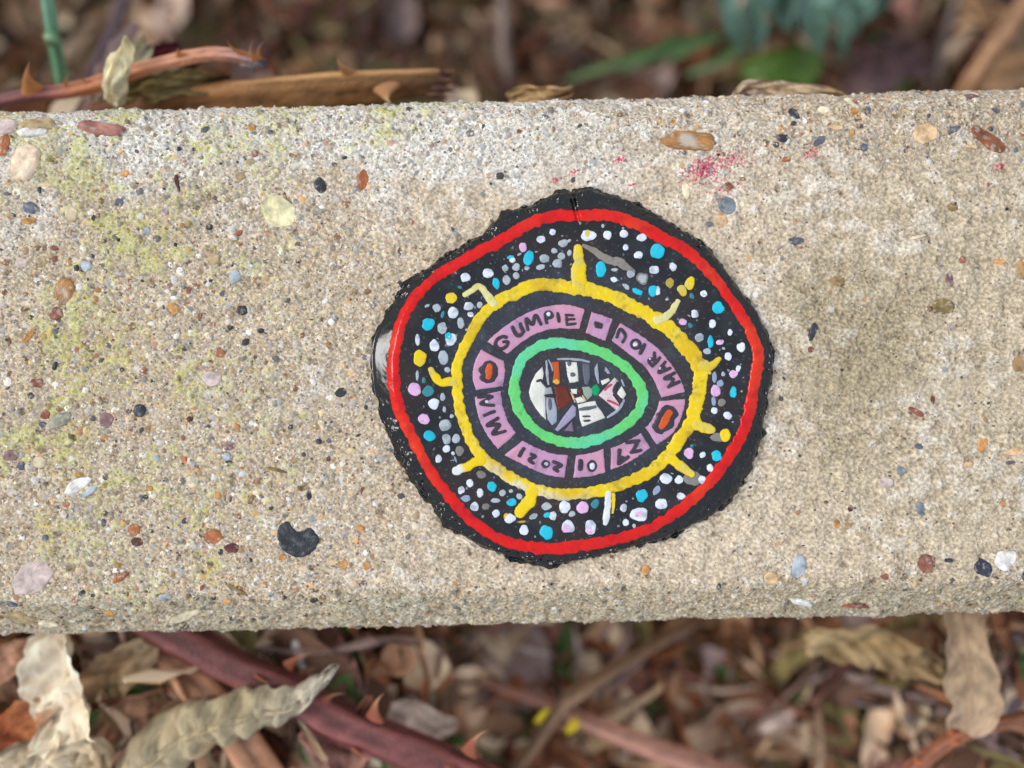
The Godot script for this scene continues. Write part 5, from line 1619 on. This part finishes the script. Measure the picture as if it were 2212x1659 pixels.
	leaf("olive_leaf", "twisted olive grey leaf strip below the kerb beside the crumpled pale leaf", [near(900, 1345, 30), near(912, 1390, 29), near(936, 1440, 29), near(965, 1492, 30)], [1.3, 1.9, 1.7, 0.6], [1.2, 1.4, 1.2], 0.3, 0.4, [rgb(124, 106, 74), rgb(136, 118, 88), rgb(170, 152, 124)], 0.3)
	leaf("brown_leaf", "reddish brown crinkled leaf under the kerb in the middle of the litter", [near(1036, 1480, 38), near(1090, 1448, 37), near(1150, 1432, 36), near(1204, 1440, 37)], [1.4, 2.9, 2.9, 1.0], [0.5, 0.7, 0.5], 0.25, 0.5, [rgb(128, 84, 66), rgb(142, 98, 80), rgb(124, 82, 62)], 0.4)
	o = leaf("tan_leaf", "ragged tan leaf with a wavy lower edge beneath the kerb on the right", [near(1738, 1386, 25), near(1800, 1384, 24), near(1880, 1394, 23.5), near(1960, 1420, 23.5), near(2035, 1448, 24)], [1.1, 2.2, 2.5, 2.1, 1.0], [0.5, 0.7, 0.6], 0.2, 0.55, [rgb(164, 142, 106), rgb(158, 134, 96), rgb(146, 120, 84), rgb(156, 132, 98)], 0.35)
	rooted(o, 2030, 1446, 18, 1.0, 3.0, rgb(140, 112, 84))
	o = leaf("hanging_leaf", "broad pinkish tan leaf hanging upright below the kerb near the right edge", [near(2076, 1316, 20), near(2086, 1390, 18), near(2098, 1480, 17), near(2096, 1545, 17), near(2080, 1580, 18)], [2.5, 2.6, 2.7, 2.6, 1.6], [0.35, 0.45, 0.4], 0.1, 0.09, [rgb(158, 132, 108), rgb(162, 136, 108), rgb(166, 138, 112)], 0.4)
	rooted(o, 2082, 1572, 14, 1.5, 4.0, rgb(150, 120, 92))
	leaf("grey_leaf", "dark grey brown curled leaf in front of the tan leaves on the right", [pt(1925, 1660, 31), pt(1950, 1590, 29), pt(1990, 1520, 28), pt(2030, 1460, 29)], [1.4, 3.0, 3.1, 1.4], [0.9, 1.1, 0.9], 0.3, 0.4, [rgb(92, 80, 76), rgb(84, 72, 70), rgb(68, 54, 48)], 0.4)
	leaf("chestnut_leaf", "chestnut brown leaf lying deep under the kerb, left of the ragged tan leaf", [pt(1500, 1440, 38), pt(1570, 1404, 37), pt(1630, 1400, 37), pt(1690, 1428, 38)], [1.4, 3.2, 3.3, 1.2], [0.4, 0.6, 0.4], 0.0, 0.5, [rgb(104, 70, 48), rgb(120, 80, 52), rgb(100, 64, 44)], 0.5)
	leaf("rolled_leaf", "small brown rolled leaf beneath the kerb with a dark hollow", [near(330, 1452, 22), near(352, 1482, 22), near(372, 1512, 23)], [0.8, 1.4, 0.7], [1.5, 1.9, 1.5], 0.4, 0.3, [rgb(108, 74, 52), rgb(132, 94, 66)], 0.4)
	o = thing("seed_husk", "pinkish cream seed husk split open in the litter on the right", "seed husk")
	for k in 2:
		var lf := leaf_shape([near(1640, 1566 + k * 16, 34), near(1672, 1548 + k * 22, 33), near(1716, 1536 + k * 24, 34)], [0.5, 1.2, 0.4], [1.2, 1.5, 1.2], 0.4 - k * 0.8, 0.1, [rgb(196, 176, 164), rgb(206, 182, 168)], 0.2)
		put("half_husk", lf[0], mats["dead_leaf"], o)
	o = thing("broken_shell", "white snail shell splinter lying under the kerb above the bramble", "shell")
	for k in [[648, 1405, 24, 1.1, 1.5], [656, 1443, 24, 0.7, 1.0]]:
		var sh := Shape.new()
		var at := near(k[0], k[1], k[2])
		for e in 6:
			for j in 14:
				var th := TAU * j / 14.0
				var a := e / 5.0 * PI * 0.62
				var wob := 1.0 + 0.25 * coarse.get_noise_2d(at.x * 9.0 + cos(th) * 30.0, sin(th) * 30.0)
				sh.v.append(at + Vector3(cos(th) * sin(a) * float(k[3]) * wob, cos(a) * 0.8, sin(th) * sin(a) * float(k[4]) * wob))
				sh.c.append(vary(rgb(228, 224, 218), 0.15 * medium.get_noise_2d(e * 20.0, j * 11.0)))
		sh.weave(0, 6, 14, true)
		put("splinter", sh, mats["stone"], o)


func make_back_plants() -> void:
	var o := thing("green_shoot", "upright green stem at the top left behind the kerb", "stalk")
	stem(o, "stem", [pt(95, -60, 15), pt(103, 0, 16), pt(112, 62, 17), pt(126, 130, 19), pt(138, 200, 22), pt(146, 262, 34)], [0.75, 0.8, 0.85, 0.8], [rgb(108, 146, 116), rgb(92, 134, 98), rgb(72, 112, 72)], "green_stem", 4, 0.06)
	stem(o, "node", [pt(98, 78, 16.6), pt(112, 84, 16.4), pt(124, 94, 17)], [0.4, 0.9, 0.5], [rgb(126, 160, 118), rgb(110, 140, 100)], "green_stem", 3, 0.05)
	o = thing("bramble", "orange pink thorny cane with a forked broken end, lying along the back of the kerb", "bramble")
	stem(o, "stem", [pt(-60, 236, 14), pt(20, 214, 12.5), pt(80, 204, 12), pt(150, 196, 11.5), pt(230, 176, 11), pt(290, 154, 10.5), pt(370, 133, 10), pt(440, 118, 9.5), pt(500, 118, 9.5), pt(556, 132, 10)], [0.55, 0.65, 0.75, 0.8, 0.72, 0.66, 0.6], [rgb(150, 96, 78), rgb(132, 82, 80), rgb(140, 84, 84), rgb(196, 124, 84), rgb(206, 134, 94), rgb(214, 148, 114), rgb(206, 142, 112), rgb(160, 132, 128)], "bark", 5, 0.08)
	for e in [[556, 138, 574, 148, 0.35], [552, 130, 580, 132, 0.3], [540, 142, 552, 160, 0.3]]:
		stem(o, "splinter", [pt(e[0] - 20, e[1] - 4, 10), pt(e[0], e[1], 10), pt(e[2], e[3], 10.5)], [float(e[4]), float(e[4]), 0.08], [rgb(176, 150, 150), rgb(120, 110, 118), rgb(60, 56, 62)], "bark", 3, 0.1)
	for t in [[80, 200, 12, 64, 134, 6.5, 1.9], [146, 192, 11.5, 152, 158, 8.5, 0.6], [205, 178, 11, 162, 166, 8.5, 0.6], [398, 122, 9.6, 384, 104, 7.0, 1.2], [526, 116, 9.2, 493, 88, 5.0, 0.62], [552, 128, 9.4, 549, 84, 5.0, 0.55], [560, 126, 9.6, 574, 86, 6.0, 0.45]]:
		thorn(o, pt(t[0], t[1], t[2]), pt(t[3], t[4], t[5]), t[6], rgb(206, 138, 80), rgb(222, 156, 118), Vector3(0.95, 0, -0.2))
	o = thing("split_twig", "broad flat brown split twig against the back edge of the kerb", "twig")
	stem(o, "stem", [pt(200, 248, 14), pt(340, 228, 13.5), pt(500, 208, 13), pt(650, 196, 12.5), pt(800, 186, 12.5), pt(905, 180, 12.5), pt(962, 180, 13)], [1.2, 1.5, 1.65, 1.7, 1.65, 1.5, 1.1], [rgb(120, 78, 52), rgb(136, 92, 56), rgb(150, 104, 62), rgb(152, 108, 66), rgb(136, 94, 58), rgb(74, 48, 36)], "bark", 3, 0.16)
	stem(o, "ridge", [pt(500, 186, 11.5), pt(620, 176, 11), pt(740, 166, 10.8), pt(880, 160, 11), pt(950, 156, 11.5)], [0.4, 0.55, 0.6, 0.55, 0.4], [rgb(172, 126, 78), rgb(178, 132, 84), rgb(160, 116, 76)], "bark", 3, 0.1)
	for e in [[955, 160, 985, 154, 0.42], [958, 176, 978, 178, 0.5], [952, 192, 984, 196, 0.4], [948, 206, 968, 212, 0.35]]:
		stem(o, "splinter", [pt(e[0] - 26, e[1], 12.5), pt(e[0], e[1], 12), pt(e[2], e[3], 12.5)], [float(e[4]), float(e[4]), 0.1], [rgb(90, 58, 40), rgb(76, 48, 36), rgb(150, 100, 66)], "bark", 3, 0.1)
	for t in [[762, 162, 10.8, 728, 122, 7.0, 1.35], [836, 190, 10.6, 846, 226, 8.0, 1.9]]:
		thorn(o, pt(t[0], t[1], t[2]), pt(t[3], t[4], t[5]), t[6], rgb(176, 122, 78), rgb(216, 172, 120), Vector3(0.95, 0, -0.2))
	leaf("ribbed_leaf", "pale ribbed curl of dead leaf wrapped over the thorny cane", [pt(236, 224, 9.5), pt(236, 188, 7.5), pt(246, 144, 6.5), pt(262, 108, 6.5), pt(278, 84, 8)], [1.5, 2.0, 2.2, 1.8, 0.9], [1.5, 1.8, 1.5], PI, 0.3, [rgb(214, 204, 172), rgb(206, 192, 152), rgb(198, 182, 138)], 0.15)
	leaf("frayed_leaf", "frayed pale scrap of leaf behind the ribbed curl", [pt(280, 142, 14), pt(298, 118, 14), pt(318, 88, 15)], [0.7, 1.3, 0.6], [0.9, 1.1, 0.9], 0.4, 0.35, [rgb(170, 158, 128), rgb(188, 178, 146)], 0.3)
	leaf("mossy_bark", "olive green mossy strip of bark under the thorny cane", [pt(240, 212, 12), pt(300, 196, 11.5), pt(370, 186, 11), pt(440, 178, 11.5), pt(500, 172, 13)], [0.9, 1.3, 1.4, 1.2, 0.6], [0.6, 0.8, 0.6], 0.25, 0.4, [rgb(104, 88, 48), rgb(118, 102, 60), rgb(110, 94, 60), rgb(90, 70, 48)], 0.8, "dead_leaf", "bark")
	leaf("maroon_leaf", "dark maroon shrivelled leaf above the thorny cane", [pt(300, 128, 16), pt(340, 116, 15.5), pt(388, 98, 16)], [0.6, 1.1, 0.5], [0.8, 1.0, 0.8], 0.3, 0.4, [rgb(86, 30, 38), rgb(98, 36, 44), rgb(80, 32, 36)], 0.2)
	o = thing("purple_twig", "dull purple twig leaning behind the thorny cane at the top left", "twig")
	stem(o, "stem", [pt(285, -60, 46), pt(268, 0, 45), pt(240, 76, 44), pt(200, 160, 42), pt(165, 225, 36)], [0.85, 0.8, 0.75], [rgb(100, 80, 84), rgb(92, 70, 76)], "bark", 4, 0.06)
	o = thing("dry_stalk", "straight tan stem leaning at the top right corner behind the kerb", "stalk")
	stem(o, "stem", [pt(2270, -70, 34), pt(2210, 14, 34), pt(2150, 100, 34), pt(2084, 200, 36), pt(2050, 262, 50), pt(2046, 280, 82)], [1.25, 1.2, 1.1], [rgb(170, 128, 94), rgb(158, 116, 84), rgb(150, 110, 80)], "bark", 4, 0.05)
	o = thing("grey_stalk", "thin grey brown stalk standing left of the tan stem, blurred", "stalk")
	stem(o, "stem", [pt(2085, -60, 58), pt(2058, 20, 58), pt(2036, 100, 58), pt(2016, 200, 60), pt(2010, 250, 82)], [0.75, 0.7, 0.7], [rgb(118, 98, 88), rgb(106, 86, 78)], "bark", 4, 0.05)
	o = thing("pale_stalk", "blurred pale stalk rising in the middle behind the kerb", "stalk")
	stem(o, "stem", [pt(1080, -40, 62), pt(1088, 40, 61), pt(1086, 110, 60), pt(1104, 180, 60), pt(1120, 250, 82)], [1.0, 0.9, 0.9], [rgb(128, 108, 98), rgb(120, 98, 86)], "bark", 4, 0.05)
	o = leaf("curled_edge_leaf", "pale pinkish leaf with a curled edge resting behind the kerb on the right", [pt(1588, 204, 9), pt(1610, 186, 8), pt(1660, 190, 7.5), pt(1720, 196, 7.5), pt(1790, 204, 8), pt(1840, 214, 9)], [0.5, 1.1, 0.9, 1.0, 0.9, 0.4], [0.9, 1.3, 0.9], 0.5, 0.4, [rgb(196, 172, 150), rgb(186, 162, 134), rgb(200, 178, 150), rgb(178, 152, 116)], 0.3)
	rooted(o, 1820, 212, 9, -0.5, 0.5, rgb(150, 122, 96))
	o = leaf("back_leaf", "tan leaf scrap just showing over the back edge in the middle", [pt(1096, 214, 10), pt(1140, 202, 9.5), pt(1190, 204, 9.5), pt(1236, 192, 10)], [0.6, 1.0, 0.9, 0.4], [0.7, 0.9, 0.7], 0.4, 0.4, [rgb(180, 150, 108), rgb(170, 138, 98), rgb(156, 124, 90)], 0.3)
	rooted(o, 1110, 212, 10, 0.4, 0.4, rgb(140, 112, 84))
	o = leaf("round_leaf", "bright green rounded leaf behind the kerb on the right", [pt(1604, 160, 54), pt(1660, 146, 52), pt(1716, 142, 52), pt(1776, 132, 54)], [1.0, 2.9, 3.0, 1.0], [0.4, 0.5, 0.4], 0.15, 0.12, [rgb(70, 100, 16), rgb(64, 96, 12), rgb(70, 98, 20)], 0.1, "green_leaf")
	rooted(o, 1690, 150, 53, 1.0, 3.0, rgb(72, 100, 40))
	var greens := [[1572, -50, 1582, 40, 1606, 122, 1.5], [1640, -50, 1634, 30, 1640, 112, 1.6], [1668, -50, 1690, 20, 1706, 70, 2.4], [1752, -60, 1756, 20, 1772, 112, 2.9], [1850, -60, 1846, 10, 1836, 80, 3.0], [1930, -60, 1900, 0, 1868, 46, 1.9], [1812, -40, 1822, 50, 1816, 130, 1.2]]
	var says := ["leftmost narrow blue green leaf hanging at the top of the green clump", "second blue green leaf from the left in the green clump", "short broad blue green leaf in the green clump, third from the left", "long blue green leaf in the middle of the green clump", "broad blue green leaf in the right half of the green clump", "rightmost blue green leaf slanting at the top of the green clump", "narrow pale blue green leaf hanging lowest in the green clump"]
	for k in greens.size():
		var e: Array = greens[k]
		o = leaf("green_leaf", says[k], [pt(e[0], e[1], 46), pt((e[0] + e[2]) / 2.0, (e[1] + e[3]) / 2.0, 45), pt(e[2], e[3], 45 + k % 3), pt(e[4], e[5], 48)], [float(e[6]) * 0.7, float(e[6]), float(e[6]) * 0.9, 0.25], [0.5, 0.7, 0.5], 0.2 - 0.1 * (k % 4), 0.15, [rgb(70, 96, 82), rgb(84, 112, 98), rgb(76, 102, 88)], 0.05, "green_leaf", "leaf", "blue green leaves at the top right")
		rooted(o, e[0], e[1], 46, 2.0 - k, -4.0, rgb(84, 104, 76))
	var blades := [[1220, 172, 1330, 136, 1480, 92, 0.9], [1340, 150, 1430, 112, 1570, 74, 1.8], [1480, 160, 1560, 128, 1640, 60, 1.2]]
	var bl_says := ["lowest dark green grass blade slanting behind the kerb in the middle", "broad dark green grass blade slanting up to the blue green leaves", "short dark green grass blade just left of the bright round leaf"]
	for k in blades.size():
		var e: Array = blades[k]
		o = thing("grass_blade", bl_says[k], "grass blade", "dark grass blades behind the kerb")
		var lf := leaf_shape([pt(e[0], e[1], 58), pt(e[2], e[3], 55), pt(e[4], e[5], 54)], [0.35, float(e[6]), 0.3], [0.7, 0.8, 0.7], 0.2, 0.03, [rgb(64, 88, 44), rgb(74, 100, 54), rgb(60, 90, 50)], 0.0)
		put("blade", lf[0], mats["green_leaf"], o)
	leaf("dark_leaf", "dark purplish brown leaf lying behind the kerb right of the green leaves", [pt(1822, 190, 56), pt(1890, 150, 54), pt(1950, 130, 54), pt(2010, 150, 56)], [1.2, 3.4, 3.2, 1.0], [0.4, 0.6, 0.4], 0.1, 0.3, [rgb(92, 72, 72), rgb(84, 64, 66), rgb(74, 56, 58)], 0.3)
	leaf("corner_leaf", "tan brown leaf at the right edge behind the kerb", [pt(2090, 180, 50), pt(2150, 160, 49), pt(2230, 150, 49)], [1.0, 2.6, 2.2], [0.4, 0.6, 0.4], 0.1, 0.3, [rgb(142, 112, 84), rgb(134, 104, 76), rgb(146, 116, 88)], 0.3)


# ------------------------------------------------------------------ ground
func ground_at(x: float, z: float) -> float:
	var back := smoothstep(-12.0, -26.0, z)
	var front := 3.0 + 19.0 * smoothstep(-2.0, -18.0, x) * smoothstep(62.0, 44.0, z) + 10.0 * smoothstep(36.0, 47.0, x) * smoothstep(62.0, 44.0, z)
	var behind := -36.0 + 55.0 * smoothstep(-38.0, -29.0, z) * smoothstep(4.0, -8.0, x)
	return lerpf(front, behind, back) + 3.0 * coarse.get_noise_2d(x * 0.5, z * 0.5) + 1.2 * medium.get_noise_2d(x * 0.6, z * 0.6)


func make_ground() -> void:
	var s := Shape.new()
	var n := 200
	for j in n:
		var b := (j / (n - 1.0)) * 2.0 - 1.0
		var z := signf(b) * (absf(b) * 110.0 + pow(absf(b), 9.0) * 30000.0)
		for i in n:
			var a := (i / (n - 1.0)) * 2.0 - 1.0
			var x := signf(a) * (absf(a) * 140.0 + pow(absf(a), 9.0) * 30000.0)
			s.v.append(Vector3(x, ground_at(x, z), z))
			s.c.append(vary(rgb(104, 80, 66), 0.6 * coarse.get_noise_2d(x * 1.2, z * 1.2) + 0.5 * medium.get_noise_2d(x * 2.0, z * 2.0)))
	s.weave(0, n, n)
	put("ground", s, mats["soil"], self).set_meta("kind", "structure")
	# crumbs, fragments of leaf and chips too many to count
	var tones := [rgb(182, 138, 106), rgb(156, 106, 80), rgb(200, 160, 124), rgb(212, 182, 152), rgb(142, 98, 86), rgb(168, 142, 134), rgb(172, 112, 76), rgb(222, 198, 166), rgb(114, 84, 68), rgb(140, 126, 84)]
	for kind in 3:
		var sh := Shape.new()
		var cols := 7
		for k in 9:
			var u := k / 8.0
			var w := [0.42 * sin(u * PI * 0.94 + 0.1), 0.2 + 0.14 * sin(u * 9.0), 0.045][kind] as float
			for j in cols:
				var q := j / 3.0 - 1.0
				var cu := [0.9, 1.5, 2.6][kind] as float
				sh.v.append(Vector3(w * sin(cu * q) / cu + 0.06 * coarse.get_noise_2d(k * 12.0, kind * 50.0), w * (1.0 - cos(cu * q)) / cu + 0.09 * medium.get_noise_2d(k * 14.0, q * 30.0 + kind * 90.0) + 0.12 * sin(u * 3.0), u - 0.5) * 1000.0)
				sh.c.append(vary(Color(1, 1, 1), 0.3 * medium.get_noise_2d(k * 19.0 + kind * 70.0, q * 40.0)))
		sh.weave(0, 9, cols)
		var mm := MultiMesh.new()
		mm.transform_format = MultiMesh.TRANSFORM_3D
		mm.use_colors = true
		mm.mesh = sh.mesh()
		var total := [3800, 4200, 4600][kind] as int
		mm.instance_count = total
		for k in total:
			var spread := 1.0 if k < total * 0.6 else 3.2
			var x := rng.randf_range(-95.0, 95.0) * spread
			var z := rng.randf_range(-120.0, 100.0) * spread
			if z > -28.0 and z < 24.0:
				z = rng.randf_range(24.0, 60.0) if rng.randf() < 0.5 else rng.randf_range(-75.0, -28.0)
			var size := [rng.randf_range(4.0, 15.0), rng.randf_range(3.0, 11.0), rng.randf_range(6.0, 26.0)][kind] as float
			var b := Basis.from_euler(Vector3(rng.randfn() * 0.45, rng.randf() * TAU, rng.randfn() * 0.5)).scaled(Vector3.ONE * size * 0.001)
			mm.set_instance_transform(k, Transform3D(b, Vector3(x, ground_at(x, z) + rng.randf_range(0.3, 5.5), z) * MM))
			var c: Color = tones[rng.randi() % tones.size()]
			if rng.randf() < 0.03:
				c = rgb(86, 112, 60)
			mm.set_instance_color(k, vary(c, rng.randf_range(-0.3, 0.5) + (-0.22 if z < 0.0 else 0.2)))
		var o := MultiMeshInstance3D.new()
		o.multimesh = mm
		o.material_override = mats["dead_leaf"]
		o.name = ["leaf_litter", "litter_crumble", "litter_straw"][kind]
		o.set_meta("kind", "stuff")
		add_child(o)
	# leaves one can make out, though blurred
	var protos := []
	for k in 5:
		var b0: Color = [rgb(172, 132, 108), rgb(136, 96, 84), rgb(198, 172, 154), rgb(156, 132, 134), rgb(172, 118, 88)][k]
		protos.append(leaf_shape([Vector3(-9, 0, 0), Vector3(-3, 0.8, 0.3), Vector3(3, 0.9, -0.2), Vector3(9, 0, 0.5)], [0.5, 3.6 + k * 0.3, 3.4, 0.4], [0.5 + 0.15 * k, 0.8, 0.5], 0.0, 0.5, [b0, vary(b0, 0.15), b0], 0.5))
	var pm := []
	for e in protos:
		pm.append([e[0].mesh(), e[1].mesh()])
	var tint := ["tan brown", "dark brown", "pale buff", "greyish mauve", "ginger brown"]
	var marks_back := [[-46.0, "the upright green stem"], [-30.0, "the purple twig"], [-8.0, "the split twig's broken end"], [1.0, "the pale stalk"], [18.0, "the dark grass blades"], [34.0, "the bright round green leaf"], [48.0, "the dark purplish leaf"], [60.0, "the tan leaning stem"]]
	var marks_front := [[-40.0, "the folded cream leaf"], [-26.0, "the curled grey leaf"], [-12.0, "the thick bramble"], [0.0, "the dark twig"], [10.0, "the thin bent twig"], [24.0, "the pinkish stem"], [38.0, "the seed husk"], [52.0, "the hanging tan leaf"]]
	var used := {}
	var tries := 0
	while used.size() < 50 and tries < 900:
		tries += 1
		var back := used.size() < 28
		var x := rng.randf_range(-78.0, 78.0)
		var z := rng.randf_range(-66.0, -30.0) if back else rng.randf_range(32.0, 60.0)
		var kind := rng.randi() % 5
		var near := ""
		var best := 1e9
		var dx := 0.0
		for e in (marks_back if back else marks_front):
			if absf(x - float(e[0])) < best:
				best = absf(x - float(e[0]))
				dx = x - float(e[0])
				near = e[1]
		var side := "beside" if absf(dx) < 2.5 else ("right of" if dx > 0.0 else "left of")
		var far := "far" if absf(z) > 47.0 else "close"
		var label := "%s dead leaf %s %s, %s %s kerb" % [tint[kind], side, near, ("well" if far == "far" else "just"), ("behind" if back else "in front of")]
		if used.has(label):
			continue
		used[label] = true
		var o := thing("dead_leaf", label, "leaf", "litter leaves behind the kerb" if back else "litter leaves in front of the kerb")
		o.transform = Transform3D(Basis.from_euler(Vector3(rng.randfn() * 0.3, rng.randf() * TAU, rng.randfn() * 0.3)).scaled(Vector3.ONE * (rng.randf_range(0.45, 0.85) if back else rng.randf_range(0.6, 1.1))), Vector3(x, ground_at(x, z) + rng.randf_range(3.0, 7.5), z) * MM)
		for part in 2:
			var mi := MeshInstance3D.new()
			mi.mesh = pm[kind][part]
			mi.material_override = mats["dead_leaf"]
			mi.name = ["blade", "midrib"][part]
			o.add_child(mi, true)
	# pale pebbles and bits in the litter
	var bits := [[1012, 1534, 34, 0.62, "round cream pebble in the litter between the bramble and the thin twig", rgb(232, 220, 176)], [1800, 1580, 39, 0.8, "dull blue green pebble in the litter below the ragged tan leaf", rgb(112, 140, 122)], [1888, 1612, 38, 0.7, "dull grey green pebble near the lower edge, left of the dark curled leaf", rgb(110, 128, 108)], [1960, 1552, 26, 0.6, "small pale grey pebble on the dark curled leaf", rgb(150, 152, 152)], [600, 1588, 22, 0.6, "small white pebble under the curled grey leaf", rgb(226, 222, 216)], [632, 1574, 22, 0.55, "second small white pebble under the curled grey leaf, the one nearer the bramble", rgb(220, 218, 214)]]
	for e in bits:
		if float(e[1]) < 1330.0:
			continue
		var o := thing("pebble", e[4], "pebble", "pale pebbles in the litter")
		var sh := Shape.new()
		var at := pt(e[0], e[1], e[2])
		for r in 8:
			for j in 14:
				var th := TAU * j / 14.0
				var a := r / 7.0 * PI
				var d := Vector3(cos(th) * sin(a), cos(a) * 0.7, sin(th) * sin(a))
				sh.v.append(at + d * float(e[3]) * (1.0 + 0.3 * coarse.get_noise_3d(at.x * 7.0 + d.x * 30.0, d.y * 30.0, d.z * 30.0)))
				sh.c.append(vary(e[5], 0.3 * medium.get_noise_3d(at.x * 9.0 + d.x * 30.0, d.y * 30.0, d.z * 30.0)))
		sh.weave(0, 8, 14, true)
		put("pebble_body", sh, mats["stone"], o)
	for e in [[1172, 1545, 24, "yellow petal scrap left of the thin twig"], [1236, 1566, 24, "yellow petal scrap on the pinkish stem right of the thin twig"]]:
		leaf("petal", e[3], [pt(e[0] - 14, e[1] + 14, e[2]), pt(e[0], e[1], e[2] - 0.6), pt(e[0] + 12, e[1] - 12, e[2])], [0.3, 0.65, 0.3], [0.7, 0.9, 0.7], 0.2, 0.15, [rgb(206, 182, 30), rgb(214, 190, 40)], 0.0, "green_leaf", "petal")


# ------------------------------------------------------------------ scene
func _ready() -> void:
	rng.seed = 20210127
	var cam := Camera3D.new()
	cam.name = "camera"
	var att := CameraAttributesPhysical.new()
	att.frustum_focal_length = 33.0
	att.frustum_focus_distance = EYE * MM - 0.0005
	att.frustum_near = 0.01
	att.frustum_far = 120.0
	att.exposure_aperture = 8.0
	cam.attributes = att
	cam.near = 0.01
	cam.far = 120.0
	cam.position = Vector3(0, (TOP + EYE) * MM, 0)
	cam.rotation_degrees = Vector3(-90, 0, 0)
	add_child(cam)
	cam.current = true
	var env := Environment.new()
	env.background_mode = Environment.BG_SKY
	env.tonemap_mode = Environment.TONE_MAPPER_LINEAR
	env.tonemap_exposure = 1.09
	env.sdfgi_enabled = true
	env.ssao_enabled = true
	env.ssil_enabled = true
	var sky := Sky.new()
	var sm := ProceduralSkyMaterial.new()
	sm.sky_top_color = Color(0.84, 0.89, 0.96)
	sm.sky_horizon_color = Color(0.93, 0.95, 0.97)
	sm.sky_curve = 0.25
	sm.ground_bottom_color = Color(0.22, 0.19, 0.16)
	sm.ground_horizon_color = Color(0.5, 0.5, 0.48)
	sky.sky_material = sm
	env.sky = sky
	var we := WorldEnvironment.new()
	we.name = "surroundings"
	we.environment = env
	add_child(we)
	var sun := DirectionalLight3D.new()
	sun.name = "sun"
	sun.light_energy = 0.5
	sun.light_angular_distance = 21.0
	sun.light_color = Color(1.0, 1.0, 0.99)
	sun.shadow_enabled = true
	add_child(sun)
	sun.look_at_from_position(Vector3(-1.0, 0.8, -0.12), Vector3.ZERO)

	coarse.seed = 3
	coarse.frequency = 0.02
	coarse.fractal_octaves = 2
	medium.seed = 5
	medium.frequency = 0.06
	medium.fractal_octaves = 3
	fine.seed = 8
	fine.frequency = 0.16
	fine.fractal_octaves = 3
	material("stone", 0.75, 0.4, 0.0, 0.4, 0.05, 300.0)
	material("stone_shiny", 0.38, 0.5, 0.0, 0.5, 0.05, 300.0)
	material("gum", 0.22, 0.5, 0.0, 0.2, 0.06, 250.0)
	material("gum_rim", 0.17, 0.5)
	material("paint", 0.36, 0.4, 0.0, 0.35, 0.06, 300.0)
	material("paint_gloss", 0.3, 0.3, 0.3, 0.3, 0.04, 200.0)
	material("bark", 0.55, 0.45, 0.0, 0.7, 0.05, 160.0)
	material("green_stem", 0.42, 0.5, 0.0, 0.3, 0.05, 200.0)
	material("dead_leaf", 0.72, 0.35, 0.0, 0.8, 0.05, 130.0, 0.3)
	material("green_leaf", 0.42, 0.5, 0.0, 0.4, 0.05, 130.0, 0.3)
	material("soil", 0.95, 0.3, 0.0, 1.0, 0.05, 60.0)
	paint = {"yellow": rgb(240, 204, 14), "cream": rgb(224, 214, 148), "mustard": rgb(222, 190, 52), "bone": rgb(226, 218, 176), "white": rgb(228, 228, 224), "W": rgb(224, 227, 236), "G": rgb(176, 184, 188), "C": rgb(34, 190, 214), "T": rgb(56, 134, 142), "P": rgb(228, 180, 216), "Y": rgb(238, 202, 22), "M": rgb(132, 126, 118), "K": rgb(182, 156, 66), "O": rgb(240, 176, 30), "B": rgb(150, 164, 192), "pink": rgb(196, 146, 178), "ink": rgb(62, 54, 64), "orange": rgb(214, 88, 24), "green": rgb(104, 206, 112), "ivory": rgb(226, 222, 208), "steel": rgb(160, 166, 176), "slate": rgb(96, 99, 111), "rust": rgb(190, 84, 30), "amber": rgb(236, 172, 60), "maroon": rgb(110, 45, 30), "sage": rgb(148, 164, 148), "emerald": rgb(20, 150, 94), "blush": rgb(216, 192, 194), "peach": rgb(210, 170, 130), "crimson": rgb(190, 70, 90), "lavender": rgb(165, 155, 180), "mauve": rgb(130, 110, 130), "red": rgb(222, 14, 12), "murk": rgb(142, 132, 122)}

	make_kerb()
	make_ground()
	make_gum()
	make_front_plants()
	make_back_plants()
